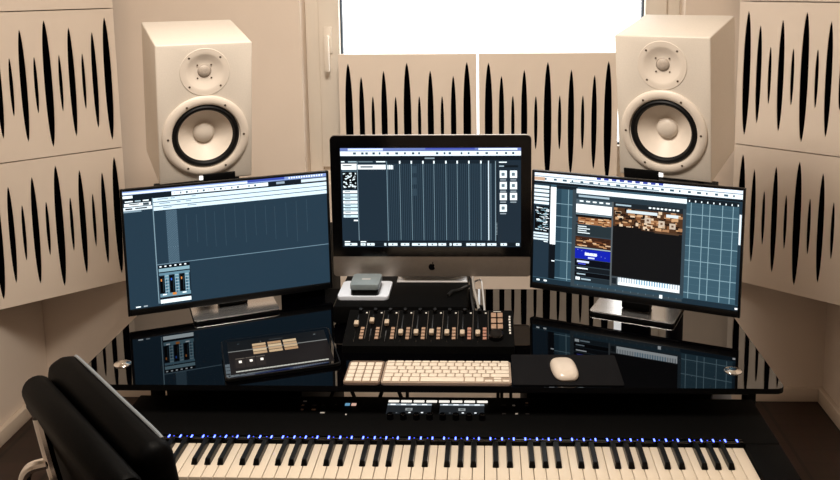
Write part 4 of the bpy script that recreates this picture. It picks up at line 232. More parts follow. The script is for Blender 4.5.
UI_RIGHT=[(0.0,0,1.0,1,(66,98,114)),(0.0,0,1.0,0.03,(215,225,240)),(0.3183,0.0,0.6399,0.02,(70,85,180)),(0.0,0.035,1.0,0.075,(225,236,242)),(0.0,0.078,1.0,0.098,(22,30,38)),(0.1824,0.06,0.6203,0.07,(150,170,182)),(0.0217,0.006,0.038,0.02,(250,252,255)),(0.0623,0.006,0.0785,0.02,(250,252,255)),(0.1026,0.006,0.1187,0.02,(250,252,255)),(0.1426,0.006,0.1586,0.02,(250,252,255)),(0.1824,0.006,0.1982,0.02,(250,252,255)),(0.2219,0.006,0.2376,0.02,(250,252,255)),(0.2612,0.006,0.2768,0.02,(250,252,255)),(0.3002,0.006,0.3157,0.02,(250,252,255)),(0.3389,0.006,0.3543,0.02,(250,252,255)),(0.3774,0.006,0.3927,0.02,(250,252,255)),(0.4156,0.006,0.4308,0.02,(250,252,255)),(0.4536,0.006,0.4687,0.02,(250,252,255)),(0.4913,0.006,0.5064,0.02,(250,252,255)),(0.5288,0.006,0.5438,0.02,(250,252,255)),(0.5661,0.006,0.581,0.02,(250,252,255)),(0.6031,0.006,0.6179,0.02,(250,252,255)),(0.6399,0.006,0.6546,0.02,(250,252,255)),(0.6765,0.006,0.6911,0.02,(250,252,255)),(0.7128,0.006,0.7273,0.02,(250,252,255)),(0.7489,0.006,0.7633,0.02,(250,252,255)),(0.7848,0.006,0.7991,0.02,(250,252,255)),(0.8204,0.006,0.8346,0.02,(250,252,255)),(0.8559,0.006,0.87,0.02,(250,252,255)),(0.8911,0.006,0.9051,0.02,(250,252,255)),(0.9261,0.006,0.94,0.02,(250,252,255)),(0.9608,0.006,0.9747,0.02,(250,252,255)),(0.0542,0.045,0.0629,0.062,(80,105,120)),(0.1005,0.045,0.1155,0.062,(80,105,120)),(0.1464,0.045,0.1676,0.062,(80,105,120)),(0.1919,0.045,0.2004,0.062,(80,105,120)),(0.2371,0.045,0.2518,0.062,(80,105,120)),(0.282,0.045,0.3027,0.062,(80,105,120)),(0.3265,0.045,0.3348,0.062,(80,105,120)),(0.3707,0.045,0.385,0.062,(80,105,120)),(0.4146,0.045,0.4349,0.062,(80,105,120)),(0.4581,0.045,0.4662,0.062,(80,105,120)),(0.5014,0.045,0.5154,0.062,(80,105,120)),(0.5443,0.045,0.5641,0.062,(80,105,120)),(0.5869,0.045,0.5948,0.062,(80,105,120)),(0.6292,0.045,0.6429,0.062,(80,105,120)),(0.6711,0.045,0.6906,0.062,(80,105,120)),(0.7128,0.045,0.7205,0.062,(80,105,120)),(0.7542,0.045,0.7676,0.062,(80,105,120)),(0.7953,0.045,0.8143,0.062,(80,105,120)),(0.8361,0.045,0.8436,0.062,(80,105,120)),(0.8766,0.045,0.8897,0.062,(80,105,120)),(0.9168,0.045,0.9354,0.062,(80,105,120)),(0.9567,0.045,0.9641,0.062,(80,105,120)),(0.0,0.04,0.0542,0.07,(230,190,160)),(0.0,0.1,0.0812,0.95,(38,56,70)),(0.0,0.955,1.0,1,(34,52,64)),(0.0,0.115,0.0779,0.14,(215,230,236)),(0.0,0.151,0.0779,0.176,(215,230,236)),(0.0,0.187,0.0779,0.212,(215,230,236)),(0.0,0.223,0.0779,0.248,(215,230,236)),(0.0,0.259,0.0779,0.284,(215,230,236)),(0.0054,0.3,0.0779,0.535,(8,11,14)),(0.0116,0.4195,0.0239,0.4255,(225,235,240)),(0.0535,0.3685,0.0635,0.3745,(150,190,205)),(0.0356,0.5126,0.0435,0.5186,(225,235,240)),(0.0134,0.4366,0.0333,0.4426,(150,190,205)),(0.0371,0.3955,0.0566,0.4015,(225,235,240)),(0.0528,0.3147,0.0726,0.3207,(150,190,205)),(0.0182,0.3665,0.0374,0.3725,(225,235,240)),(0.0318,0.4756,0.0408,0.4816,(150,190,205)),(0.0586,0.3388,0.0674,0.3448,(225,235,240)),(0.036,0.3745,0.0507,0.3805,(150,190,205)),(0.0604,0.4563,0.067,0.4623,(225,235,240)),(0.0252,0.4199,0.039,0.4259,(150,190,205)),(0.0492,0.4065,0.0568,0.4125,(225,235,240)),(0.0212,0.4865,0.0331,0.4925,(150,190,205)),(0.0522,0.5169,0.0682,0.5229,(225,235,240)),(0.0469,0.4341,0.0581,0.4401,(150,190,205)),(0.0609,0.4027,0.0811,0.4087,(225,235,240)),(0.0248,0.4909,0.0432,0.4969,(150,190,205)),(0.0431,0.3973,0.0517,0.4033,(225,235,240)),(0.0525,0.3797,0.069,0.3857,(150,190,205)),(0.0145,0.3182,0.0232,0.3242,(225,235,240)),(0.0548,0.3391,0.0748,0.3451,(150,190,205)),(0.0288,0.4267,0.0406,0.4327,(225,235,240)),(0.0436,0.3206,0.0561,0.3266,(150,190,205)),(0.0623,0.3395,0.0786,0.3455,(225,235,240)),(0.0261,0.3661,0.0329,0.3721,(150,190,205)),(0.0077,0.5089,0.0269,0.5149,(225,235,240)),(0.0543,0.4776,0.0751,0.4836,(150,190,205)),(0.016,0.4285,0.03,0.4345,(225,235,240)),(0.0408,0.5063,0.0588,0.5123,(150,190,205)),(0.0642,0.3257,0.0805,0.3317,(225,235,240)),(0.0468,0.4639,0.0626,0.4699,(150,190,205)),(0.0561,0.3666,0.0765,0.3726,(225,235,240)),(0.0308,0.4318,0.0509,0.4378,(150,190,205)),(0.0485,0.3681,0.0585,0.3741,(225,235,240)),(0.026,0.4379,0.0476,0.4439,(150,190,205)),(0.0601,0.388,0.0726,0.394,(225,235,240)),(0.0553,0.3624,0.0679,0.3684,(150,190,205)),(0.0073,0.3405,0.0221,0.3465,(225,235,240)),(0.0479,0.4352,0.0599,0.4412,(150,190,205)),(0.0632,0.4371,0.072,0.4431,(225,235,240)),(0.0106,0.5142,0.0321,0.5202,(150,190,205)),(0.0613,0.4328,0.0725,0.4388,(225,235,240)),(0.012,0.3567,0.0219,0.3627,(150,190,205)),(0.0618,0.4964,0.08,0.5024,(225,235,240)),(0.0154,0.3524,0.0265,0.3584,(150,190,205)),(0.063,0.3359,0.0814,0.3419,(225,235,240)),(0.0471,0.4204,0.0681,0.4264,(150,190,205)),(0.0222,0.4154,0.0311,0.4214,(225,235,240)),(0.0123,0.307,0.0236,0.313,(150,190,205)),(0.0138,0.3135,0.0354,0.3195,(225,235,240)),(0.0238,0.4959,0.041,0.5019,(150,190,205)),(0.0501,0.4441,0.071,0.4501,(225,235,240)),(0.0589,0.4583,0.0738,0.4643,(150,190,205)),(0.0479,0.4592,0.0627,0.4652,(225,235,240)),(0.0365,0.3339,0.0558,0.3399,(150,190,205)),(0.0354,0.3149,0.0445,0.3209,(225,235,240)),(0.0587,0.3563,0.071,0.3623,(150,190,205)),(0.0472,0.4896,0.0587,0.4956,(225,235,240)),(0.0296,0.3931,0.0366,0.3991,(150,190,205)),(0.0,0.54,0.0779,0.557,(205,222,230)),(0.0,0.566,0.0779,0.583,(205,222,230)),(0.0,0.592,0.0779,0.609,(205,222,230)),(0.0542,0.615,0.0758,0.623,(235,246,250)),(0.0812,0.1,0.0865,0.95,(20,28,36)),(0.0865,0.12,0.1155,0.635,(240,247,250)),(0.0865,0.635,0.1155,0.95,(16,22,28)),(0.0973,0.78,0.1133,0.79,(235,246,250)),(0.1155,0.1,0.2245,0.13,(24,34,42)),(0.1155,0.13,0.2245,0.95,(60,92,108)),(0.1155,0.13,0.1421,0.95,(46,74,90)),(0.1771,0.13,0.1803,0.95,(150,185,198)),(0.1155,0.26,0.2245,0.266,(140,175,190)),(0.1155,0.37,0.2245,0.376,(140,175,190)),(0.1155,0.47,0.2245,0.476,(140,175,190)),(0.1155,0.6,0.2245,0.606,(140,175,190)),(0.1155,0.77,0.2245,0.776,(140,175,190)),(0.1155,0.93,0.2245,0.936,(140,175,190)),(0.7513,0.1,1.0,0.14,(24,34,42)),(0.7609,0.12,0.7657,0.135,(235,246,250)),(0.7886,0.12,0.7934,0.135,(235,246,250)),(0.8162,0.12,0.8209,0.135,(235,246,250)),(0.8436,0.12,0.8483,0.135,(235,246,250)),(0.8709,0.12,0.8756,0.135,(235,246,250)),(0.8981,0.12,0.9028,0.135,(235,246,250)),(0.9251,0.12,0.9298,0.135,(235,246,250)),(0.9521,0.12,0.9567,0.135,(235,246,250)),(0.9788,0.12,0.9835,0.135,(235,246,250)),(0.7513,0.17,0.9862,0.172,(84,118,134)),(0.7513,0.225,0.9862,0.227,(84,118,134)),(0.7513,0.28,0.9862,0.282,(84,118,134)),(0.7513,0.335,0.9862,0.337,(84,118,134)),(0.7513,0.39,0.9862,0.392,(84,118,134)),(0.7513,0.445,0.9862,0.447,(84,118,134)),(0.7513,0.5,0.9862,0.502,(84,118,134)),(0.7513,0.555,0.9862,0.557,(84,118,134)),(0.7513,0.61,0.9862,0.612,(84,118,134)),(0.7513,0.665,0.9862,0.667,(84,118,134)),(0.7513,0.72,0.9862,0.722,(84,118,134)),(0.7513,0.775,0.9862,0.777,(84,118,134)),(0.7513,0.83,0.9862,0.832,(84,118,134)),(0.7513,0.885,0.9862,0.887,(84,118,134)),(0.7705,0.14,0.7738,0.95,(150,185,198)),(0.8228,0.14,0.8261,0.95,(150,185,198)),(0.8559,0.14,0.8592,0.95,(150,185,198)),(0.9121,0.14,0.9154,0.95,(150,185,198)),(0.9585,0.14,0.9618,0.95,(150,185,198)),(0.7513,0.235,0.9862,0.241,(150,185,198)),(0.7513,0.345,0.9862,0.351,(150,185,198)),(0.7513,0.5,0.9862,0.506,(150,185,198)),(0.7513,0.625,0.9862,0.631,(150,185,198)),(0.7513,0.765,0.9862,0.771,(150,185,198)),(0.7513,0.9,0.9862,0.906,(150,185,198)),(0.9862,0.1,1.0,0.95,(40,60,74)),(0.989,0.2,0.9982,0.45,(215,228,235)),(0.1999,0.1236,0.7452,0.9896,(62,76,84)),(0.2193,0.115,0.7513,0.965,(58,74,84)),(0.2193,0.115,0.7513,0.1532,(225,236,242)),(0.2193,0.1618,0.7513,0.2,(46,62,72)),(0.2304,0.166,0.384,0.183,(190,215,228)),(0.2193,0.2042,0.4002,0.2425,(84,102,112)),(0.236,0.2127,0.2553,0.2255,(235,246,250)),(0.2692,0.2127,0.2884,0.2255,(235,246,250)),(0.3022,0.2127,0.3214,0.2255,(235,246,250)),(0.3351,0.2127,0.3541,0.2255,(235,246,250)),(0.3678,0.2127,0.3868,0.2255,(235,246,250)),(0.2193,0.2468,0.3975,0.3232,(244,248,250)),(0.2193,0.3275,0.3975,0.3445,(120,140,150)),(0.2304,0.3445,0.3975,0.421,(176,120,78)),(0.2193,0.3402,0.3975,0.3615,(20,18,18)),(0.3591,0.3584,0.3857,0.3686,(232,180,130)),(0.2438,0.3666,0.269,0.3768,(120,66,34)),(0.3508,0.3711,0.3707,0.3813,(60,34,22)),(0.2958,0.4,0.3098,0.4102,(250,215,175)),(0.3511,0.4165,0.3735,0.4267,(232,180,130)),(0.3662,0.413,0.3832,0.4232,(120,66,34)),(0.3546,0.4069,0.375,0.4171,(60,34,22)),(0.2366,0.3941,0.2628,0.4043,(250,215,175)),(0.2684,0.3957,0.2942,0.4059,(232,180,130)),(0.3154,0.3595,0.3367,0.3697,(120,66,34)),(0.2604,0.4083,0.2824,0.4185,(60,34,22)),(0.2687,0.4105,0.2901,0.4207,(250,215,175)),(0.2738,0.4069,0.2995,0.4171,(232,180,130)),(0.3618,0.4098,0.3834,0.42,(120,66,34)),(0.3311,0.3932,0.3506,0.4034,(60,34,22)),(0.3767,0.3783,0.3888,0.3885,(250,215,175)),(0.3334,0.3869,0.3532,0.3971,(232,180,130)),(0.3151,0.3721,0.3293,0.3823,(120,66,34)),(0.2308,0.4038,0.257,0.414,(60,34,22)),(0.3307,0.3642,0.3576,0.3744,(250,215,175)),(0.3513,0.3876,0.3622,0.3978,(232,180,130)),(0.354,0.3943,0.375,0.4045,(120,66,34)),(0.2222,0.4009,0.234,0.4111,(60,34,22)),(0.296,0.3659,0.3129,0.3761,(250,215,175)),(0.3613,0.4018,0.3854,0.412,(232,180,130)),(0.2672,0.3804,0.2882,0.3906,(120,66,34)),(0.2193,0.4295,0.3975,0.523,(44,56,62)),(0.2304,0.438,0.2747,0.4465,(215,228,232)),(0.2304,0.4567,0.2912,0.4652,(215,228,232)),(0.2304,0.4754,0.2747,0.4839,(215,228,232)),(0.2304,0.4941,0.2912,0.5026,(215,228,232)),(0.2193,0.5315,0.3975,0.625,(70,42,28)),(0.2247,0.5673,0.2575,0.5775,(214,160,110)),(0.3398,0.6017,0.3572,0.6119,(120,72,44)),(0.3298,0.5961,0.3561,0.6063,(50,30,22)),(0.2895,0.5491,0.3009,0.5593,(240,200,160)),(0.3608,0.607,0.3777,0.6172,(214,160,110)),(0.3401,0.5669,0.3647,0.5771,(120,72,44)),(0.3537,0.5603,0.378,0.5705,(50,30,22)),(0.2604,0.5749,0.2722,0.5851,(240,200,160)),(0.2617,0.5577,0.2929,0.5679,(214,160,110)),(0.2407,0.5938,0.2536,0.604,(120,72,44)),(0.3765,0.5484,0.3893,0.5586,(50,30,22)),(0.2533,0.6071,0.2792,0.6173,(240,200,160)),(0.3614,0.5739,0.3747,0.5841,(214,160,110)),(0.274,0.5706,0.3068,0.5808,(120,72,44)),(0.2461,0.5544,0.2759,0.5646,(50,30,22)),(0.2376,0.6101,0.2553,0.6203,(240,200,160)),(0.3102,0.5863,0.3409,0.5965,(214,160,110)),(0.2315,0.6005,0.2465,0.6107,(120,72,44)),(0.3342,0.5378,0.3618,0.548,(50,30,22)),(0.2484,0.5515,0.2603,0.5617,(240,200,160)),(0.2715,0.5609,0.3041,0.5711,(214,160,110)),(0.3165,0.5636,0.3491,0.5738,(120,72,44)),(0.247,0.5522,0.2792,0.5624,(50,30,22)),(0.3709,0.5881,0.403,0.5983,(240,200,160)),(0.2285,0.6049,0.2553,0.6151,(214,160,110)),(0.3262,0.6002,0.3394,0.6104,(120,72,44)),(0.2515,0.5463,0.273,0.5565,(50,30,22)),(0.3068,0.5771,0.3257,0.5873,(240,200,160)),(0.3382,0.5999,0.3656,0.6101,(214,160,110)),(0.2254,0.5474,0.2414,0.5576,(120,72,44)),(0.2193,0.6292,0.3975,0.6377,(190,205,212)),(0.2193,0.642,0.3975,0.7312,(22,38,190)),(0.2692,0.6717,0.3296,0.6973,(220,226,250)),(0.2857,0.71,0.3187,0.7228,(200,210,250)),(0.2304,0.6505,0.236,0.6556,(140,155,240)),(0.2504,0.6573,0.2559,0.6624,(140,155,240)),(0.2703,0.6641,0.2759,0.6692,(140,155,240)),(0.2901,0.6709,0.2956,0.676,(140,155,240)),(0.3099,0.6777,0.3154,0.6828,(140,155,240)),(0.3296,0.6845,0.3351,0.6896,(140,155,240)),(0.3493,0.6913,0.3547,0.6964,(140,155,240)),(0.3689,0.6981,0.3743,0.7032,(140,155,240)),(0.2193,0.7355,0.3975,0.795,(12,16,26)),(0.2304,0.7482,0.2912,0.7652,(200,210,240)),(0.236,0.7712,0.2747,0.7814,(80,90,230)),(0.2193,0.8035,0.3975,0.846,(24,30,36)),(0.2304,0.812,0.2857,0.8222,(235,246,250)),(0.2193,0.8502,0.3975,0.8885,(12,14,18)),(0.2304,0.863,0.2747,0.8732,(190,215,228)),(0.2193,0.8928,0.3975,0.9352,(40,52,60)),(0.2249,0.897,0.2471,0.9225,(235,246,250)),(0.2526,0.9055,0.3022,0.9182,(190,215,228)),(0.3975,0.2,0.4056,0.9352,(96,104,108)),(0.4056,0.2,0.736,0.2425,(34,42,48)),(0.4164,0.2127,0.4913,0.2255,(190,215,228)),(0.5758,0.2127,0.5874,0.2255,(235,246,250)),(0.5947,0.2127,0.6061,0.2255,(235,246,250)),(0.6135,0.2127,0.6249,0.2255,(235,246,250)),(0.6321,0.2127,0.6435,0.2255,(235,246,250)),(0.6508,0.2127,0.6622,0.2255,(235,246,250)),(0.6694,0.2127,0.6808,0.2255,(235,246,250)),(0.6879,0.2127,0.6992,0.2255,(235,246,250)),(0.7064,0.2127,0.7176,0.2255,(235,246,250)),(0.4056,0.2425,0.736,0.421,(86,58,38)),(0.4823,0.3369,0.4955,0.3588,(226,176,128)),(0.516,0.3029,0.5426,0.3308,(140,92,58)),(0.467,0.3004,0.5012,0.3146,(44,28,20)),(0.4144,0.2751,0.4446,0.2989,(250,222,188)),(0.7018,0.3245,0.7106,0.3404,(190,140,98)),(0.634,0.3076,0.6454,0.3249,(20,16,14)),(0.5539,0.3017,0.5735,0.3144,(226,176,128)),(0.4153,0.3708,0.443,0.3888,(140,92,58)),(0.4427,0.2919,0.4657,0.3189,(44,28,20)),(0.5596,0.4015,0.5812,0.415,(250,222,188)),(0.6015,0.3411,0.6249,0.3649,(190,140,98)),(0.4131,0.3148,0.4426,0.3276,(20,16,14)),(0.4195,0.2737,0.4352,0.2921,(226,176,128)),(0.5066,0.3467,0.519,0.3633,(140,92,58)),(0.6204,0.3321,0.653,0.3598,(44,28,20)),(0.4885,0.2983,0.5108,0.3187,(250,222,188)),(0.5229,0.3835,0.536,0.4025,(190,140,98)),(0.4442,0.3868,0.4681,0.4155,(20,16,14)),(0.4519,0.359,0.4758,0.3702,(226,176,128)),(0.6653,0.3854,0.6751,0.4132,(140,92,58)),(0.6544,0.3418,0.6762,0.357,(44,28,20)),(0.4241,0.321,0.4554,0.3351,(250,222,188)),(0.5566,0.2898,0.5826,0.318,(190,140,98)),(0.6863,0.2907,0.7047,0.3009,(20,16,14)),(0.5745,0.382,0.6045,0.3936,(226,176,128)),(0.5443,0.2571,0.5633,0.2844,(140,92,58)),(0.4968,0.3808,0.5299,0.4063,(44,28,20)),(0.4706,0.3925,0.5032,0.4214,(250,222,188)),(0.4091,0.2448,0.425,0.2647,(190,140,98)),(0.5414,0.2591,0.5661,0.2818,(20,16,14)),(0.6063,0.3267,0.6284,0.3498,(226,176,128)),(0.4265,0.3147,0.4381,0.3268,(140,92,58)),(0.6473,0.2966,0.6638,0.312,(44,28,20)),(0.5927,0.2633,0.6173,0.2748,(250,222,188)),(0.707,0.2696,0.7342,0.29,(190,140,98)),(0.5416,0.2933,0.559,0.3177,(20,16,14)),(0.5731,0.3308,0.5875,0.3527,(226,176,128)),(0.4606,0.3221,0.486,0.3425,(140,92,58)),(0.5906,0.3363,0.6035,0.3644,(44,28,20)),(0.623,0.3614,0.6555,0.38,(250,222,188)),(0.5124,0.2933,0.5286,0.3091,(190,140,98)),(0.5071,0.278,0.5279,0.2936,(20,16,14)),(0.5238,0.3514,0.54,0.3777,(226,176,128)),(0.6583,0.2973,0.6876,0.3108,(140,92,58)),(0.4366,0.4049,0.4455,0.4152,(44,28,20)),(0.6798,0.2446,0.7043,0.2652,(250,222,188)),(0.4774,0.2838,0.511,0.3014,(190,140,98)),(0.4834,0.3155,0.5108,0.3311,(20,16,14)),(0.4344,0.3719,0.445,0.3831,(226,176,128)),(0.4072,0.4046,0.427,0.4286,(140,92,58)),(0.5835,0.4016,0.6003,0.4184,(44,28,20)),(0.6224,0.2443,0.6396,0.2687,(250,222,188)),(0.5883,0.3233,0.6204,0.3416,(190,140,98)),(0.6376,0.3076,0.6477,0.325,(20,16,14)),(0.4735,0.2486,0.489,0.2612,(226,176,128)),(0.5516,0.3633,0.5794,0.3901,(140,92,58)),(0.5076,0.3523,0.539,0.3699,(44,28,20)),(0.6942,0.2608,0.7255,0.2875,(250,222,188)),(0.7146,0.3784,0.736,0.3967,(190,140,98)),(0.6335,0.3861,0.6561,0.4079,(20,16,14)),(0.6974,0.2902,0.7138,0.301,(226,176,128)),(0.6831,0.3459,0.7081,0.3605,(140,92,58)),(0.4651,0.3215,0.4965,0.3383,(44,28,20)),(0.5407,0.3117,0.5708,0.3242,(250,222,188)),(0.6794,0.2461,0.705,0.2706,(190,140,98)),(0.5557,0.364,0.571,0.3768,(20,16,14)),(0.521,0.287,0.5479,0.3078,(226,176,128)),(0.6157,0.4018,0.6436,0.4268,(140,92,58)),(0.7116,0.3942,0.736,0.4109,(44,28,20)),(0.5679,0.3662,0.5963,0.3933,(250,222,188)),(0.6412,0.3522,0.6556,0.374,(190,140,98)),(0.4658,0.3487,0.4786,0.3592,(20,16,14)),(0.707,0.3847,0.7225,0.3957,(226,176,128)),(0.6648,0.3688,0.6766,0.3942,(140,92,58)),(0.6709,0.337,0.6857,0.3482,(44,28,20)),(0.4262,0.3154,0.4535,0.3376,(250,222,188)),(0.478,0.3731,0.4876,0.3948,(190,140,98)),(0.4617,0.2451,0.4749,0.2702,(20,16,14)),(0.4764,0.2465,0.4972,0.2632,(226,176,128)),(0.5886,0.3374,0.6148,0.3648,(140,92,58)),(0.5142,0.3468,0.5253,0.3617,(44,28,20)),(0.4367,0.3834,0.4538,0.4069,(250,222,188)),(0.683,0.3063,0.696,0.3212,(190,140,98)),(0.5621,0.3068,0.5718,0.3329,(20,16,14)),(0.609,0.385,0.6389,0.4088,(226,176,128)),(0.6665,0.3579,0.6852,0.3834,(140,92,58)),(0.6955,0.2616,0.7069,0.2749,(44,28,20)),(0.5513,0.3838,0.573,0.41,(250,222,188)),(0.5231,0.3355,0.5375,0.3577,(190,140,98)),(0.4924,0.2454,0.511,0.2661,(20,16,14)),(0.6842,0.2904,0.7156,0.3158,(226,176,128)),(0.4564,0.37,0.4893,0.3981,(140,92,58)),(0.6254,0.3072,0.6474,0.3296,(44,28,20)),(0.6009,0.2747,0.6317,0.2951,(250,222,188)),(0.4287,0.2937,0.4389,0.3125,(190,140,98)),(0.436,0.3297,0.4515,0.3554,(20,16,14)),(0.6494,0.2745,0.678,0.2956,(226,176,128)),(0.4923,0.3914,0.5005,0.409,(140,92,58)),(0.5963,0.2705,0.617,0.2972,(44,28,20)),(0.5159,0.3586,0.5287,0.3871,(250,222,188)),(0.7097,0.2708,0.736,0.2873,(190,140,98)),(0.4159,0.2783,0.4436,0.2972,(20,16,14)),(0.5746,0.2649,0.587,0.2819,(226,176,128)),(0.5697,0.3767,0.5892,0.393,(140,92,58)),(0.6942,0.3557,0.7212,0.381,(44,28,20)),(0.5605,0.2862,0.5713,0.3087,(250,222,188)),(0.6431,0.3899,0.6745,0.4095,(190,140,98)),(0.5619,0.4,0.572,0.4172,(20,16,14)),(0.5797,0.3414,0.6034,0.3545,(226,176,128)),(0.5679,0.2726,0.5858,0.2862,(140,92,58)),(0.5083,0.3454,0.5268,0.3588,(44,28,20)),(0.5555,0.3524,0.5713,0.3677,(250,222,188)),(0.5452,0.3565,0.554,0.3793,(190,140,98)),(0.4234,0.3879,0.4366,0.4135,(20,16,14)),(0.4166,0.3239,0.4316,0.3486,(226,176,128)),(0.6501,0.2647,0.6592,0.2885,(140,92,58)),(0.5397,0.3044,0.5568,0.3215,(44,28,20)),(0.5893,0.3069,0.6006,0.3259,(250,222,188)),(0.7172,0.368,0.736,0.3956,(190,140,98)),(0.5479,0.3027,0.5766,0.3148,(20,16,14)),(0.5585,0.3037,0.5879,0.3513,(226,206,184)),(0.568,0.319,0.5785,0.336,(120,90,70)),(0.6239,0.3207,0.6528,0.3683,(226,206,184)),(0.6332,0.336,0.6435,0.353,(120,90,70)),(0.6756,0.3334,0.7043,0.381,(226,206,184)),(0.6848,0.3487,0.6951,0.3657,(120,90,70)),(0.47,0.2553,0.6176,0.2807,(196,208,212)),(0.6591,0.2595,0.7156,0.285,(200,210,214)),(0.4056,0.421,0.736,0.846,(22,22,23)),(0.4056,0.404,0.5443,0.4252,(24,22,22)),(0.6072,0.4142,0.7207,0.4295,(90,66,48)),(0.4056,0.846,0.736,0.9225,(70,80,86)),(0.4379,0.8528,0.7334,0.9182,(232,240,244)),(0.4083,0.863,0.4299,0.914,(30,38,44)),(0.4407,0.8528,0.4465,0.8928,(190,205,214)),(0.4531,0.8528,0.4589,0.8928,(190,205,214)),(0.4655,0.8528,0.4714,0.8928,(190,205,214)),(0.478,0.8528,0.4838,0.8928,(190,205,214)),(0.4903,0.8528,0.4963,0.8928,(190,205,214)),(0.5028,0.8528,0.5086,0.8928,(190,205,214)),(0.5151,0.8528,0.521,0.8928,(190,205,214)),(0.5275,0.8528,0.5332,0.8928,(130,185,215)),(0.5397,0.8528,0.5456,0.8928,(130,185,215)),(0.552,0.8528,0.5578,0.8928,(130,185,215)),(0.5642,0.8528,0.5701,0.8928,(130,185,215)),(0.5765,0.8528,0.5822,0.8928,(130,185,215)),(0.5887,0.8528,0.5945,0.8928,(130,185,215)),(0.6009,0.8528,0.6066,0.8928,(130,185,215)),(0.613,0.8528,0.6188,0.8928,(130,185,215)),(0.6251,0.8528,0.6308,0.8928,(130,185,215)),(0.6372,0.8528,0.643,0.8928,(130,185,215)),(0.6493,0.8528,0.655,0.8928,(130,185,215)),(0.6613,0.8528,0.6671,0.8928,(130,185,215)),(0.6734,0.8528,0.679,0.8928,(130,185,215)),(0.6853,0.8528,0.6911,0.8928,(190,205,214)),(0.6973,0.8528,0.703,0.8928,(190,205,214)),(0.7092,0.8528,0.7149,0.8928,(190,205,214)),(0.7212,0.8528,0.7268,0.8928,(190,205,214)),(0.2193,0.9352,0.7513,0.965,(52,76,90)),(0.235,0.962,0.2371,0.975,(110,140,154)),(0.2737,0.962,0.2757,0.975,(110,140,154)),(0.3121,0.962,0.3141,0.975,(110,140,154)),(0.3502,0.962,0.3523,0.975,(110,140,154)),(0.3881,0.962,0.3901,0.975,(110,140,154)),(0.4258,0.962,0.4278,0.975,(110,140,154)),(0.4632,0.962,0.4652,0.975,(110,140,154)),(0.5004,0.962,0.5024,0.975,(110,140,154)),(0.5373,0.962,0.5393,0.975,(110,140,154)),(0.574,0.962,0.576,0.975,(110,140,154)),(0.6105,0.962,0.6125,0.975,(110,140,154)),(0.6468,0.962,0.6487,0.975,(110,140,154)),(0.6828,0.962,0.6847,0.975,(110,140,154)),(0.7186,0.962,0.7205,0.975,(110,140,154)),(0.6399,0.955,0.6546,0.985,(235,246,250)),(0.0217,0.965,0.038,0.98,(235,246,250)),(0.0596,0.965,0.0758,0.98,(235,246,250)),(0.9862,0.975,0.9982,0.99,(250,250,250))]


# ------------------------------------------------------------------ the room
XL, XR, YB, YF, ZC = -1.72, 1.272, 3.19, -1.6, 2.55
WX0, WX1, WZ0, WZ1 = -.675, .713, .845, 2.25      # window opening
struct(MB().box(XL-.1, XR+.1, YF-.1, YB+.2, -.1, 0).build('floor', M['floor']))
struct(MB().box(XL-.1, XR+.1, YF-.1, YB+.2, ZC, ZC+.1).build('ceiling', M['ceiling']))
w = MB()
w.box(XL, WX0, YB, YB+.2, 0, ZC).box(WX1, XR, YB, YB+.2, 0, ZC).box(WX0, WX1, YB, YB+.2, 0, WZ0).box(WX0, WX1, YB, YB+.2, WZ1, ZC)
struct(w.build('wall_back', M['wall'], smooth=False))
struct(MB().box(XL-.1, XL, YF, YB+.2, 0, ZC).build('wall_left', M['wall']))
struct(MB().box(XR, XR+.1, YF, YB+.2, 0, ZC).build('wall_right', M['wall']))
struct(MB().box(XL-.1, XR+.1, YF-.1, YF, 0, ZC).build('wall_front', M['wall']))
BBH = .055
struct(MB().box(XL, XR, YB-.016, YB, 0, BBH, .003).build('baseboard_back', M['trim']))
struct(MB().box(XL, XL+.022, YF, YB-.016, 0, BBH, .003).build('baseboard_left', M['trim']))
struct(MB().box(XR-.022, XR, YF, YB-.016, 0, BBH, .003).build('baseboard_right', M['trim']))
# window: fixed frame, sash, gasket, glass, handle
win = bpy.data.objects.new('window_1', None); COL.objects.link(win); win.location = (0, YB+.07, 0); struct(win)
def ring(x0, x1, z0, z1, t, y0, y1, bev=.004):
    b = MB()
    b.box(x0, x0+t, y0, y1, z0, z1, bev).box(x1-t, x1, y0, y1, z0, z1, bev)
    b.box(x0+t, x1-t, y0, y1, z0, z0+t, bev).box(x0+t, x1-t, y0, y1, z1-t, z1, bev)
    return b
struct(ring(WX0, WX1, WZ0, WZ1, .055, .02, .11).build('window_frame', M['frame'], win))
struct(ring(WX0+.052, WX1-.052, WZ0+.052, WZ1-.052, .078, 0, .09).build('window_sash', M['frame'], win))
struct(ring(WX0+.128, WX1-.128, WZ0+.128, WZ1-.128, .008, .03, .06, 0).build('window_gasket', M['gasket'], win))
struct(MB().box(WX0+.134, WX1-.134, .040, .046, WZ0+.134, WZ1-.134).build('window_pane', M['pane'], win))
h = MB().box(-.602, -.572, -.012, 0, 1.33, 1.43, .004).box(-.597, -.577, -.05, -.034, 1.265, 1.40, .006).lathe([(.009,-.05),(.009,0)], (-.587,0,1.39), n=16)
struct(h.build('window_handle', M['frame'], win))

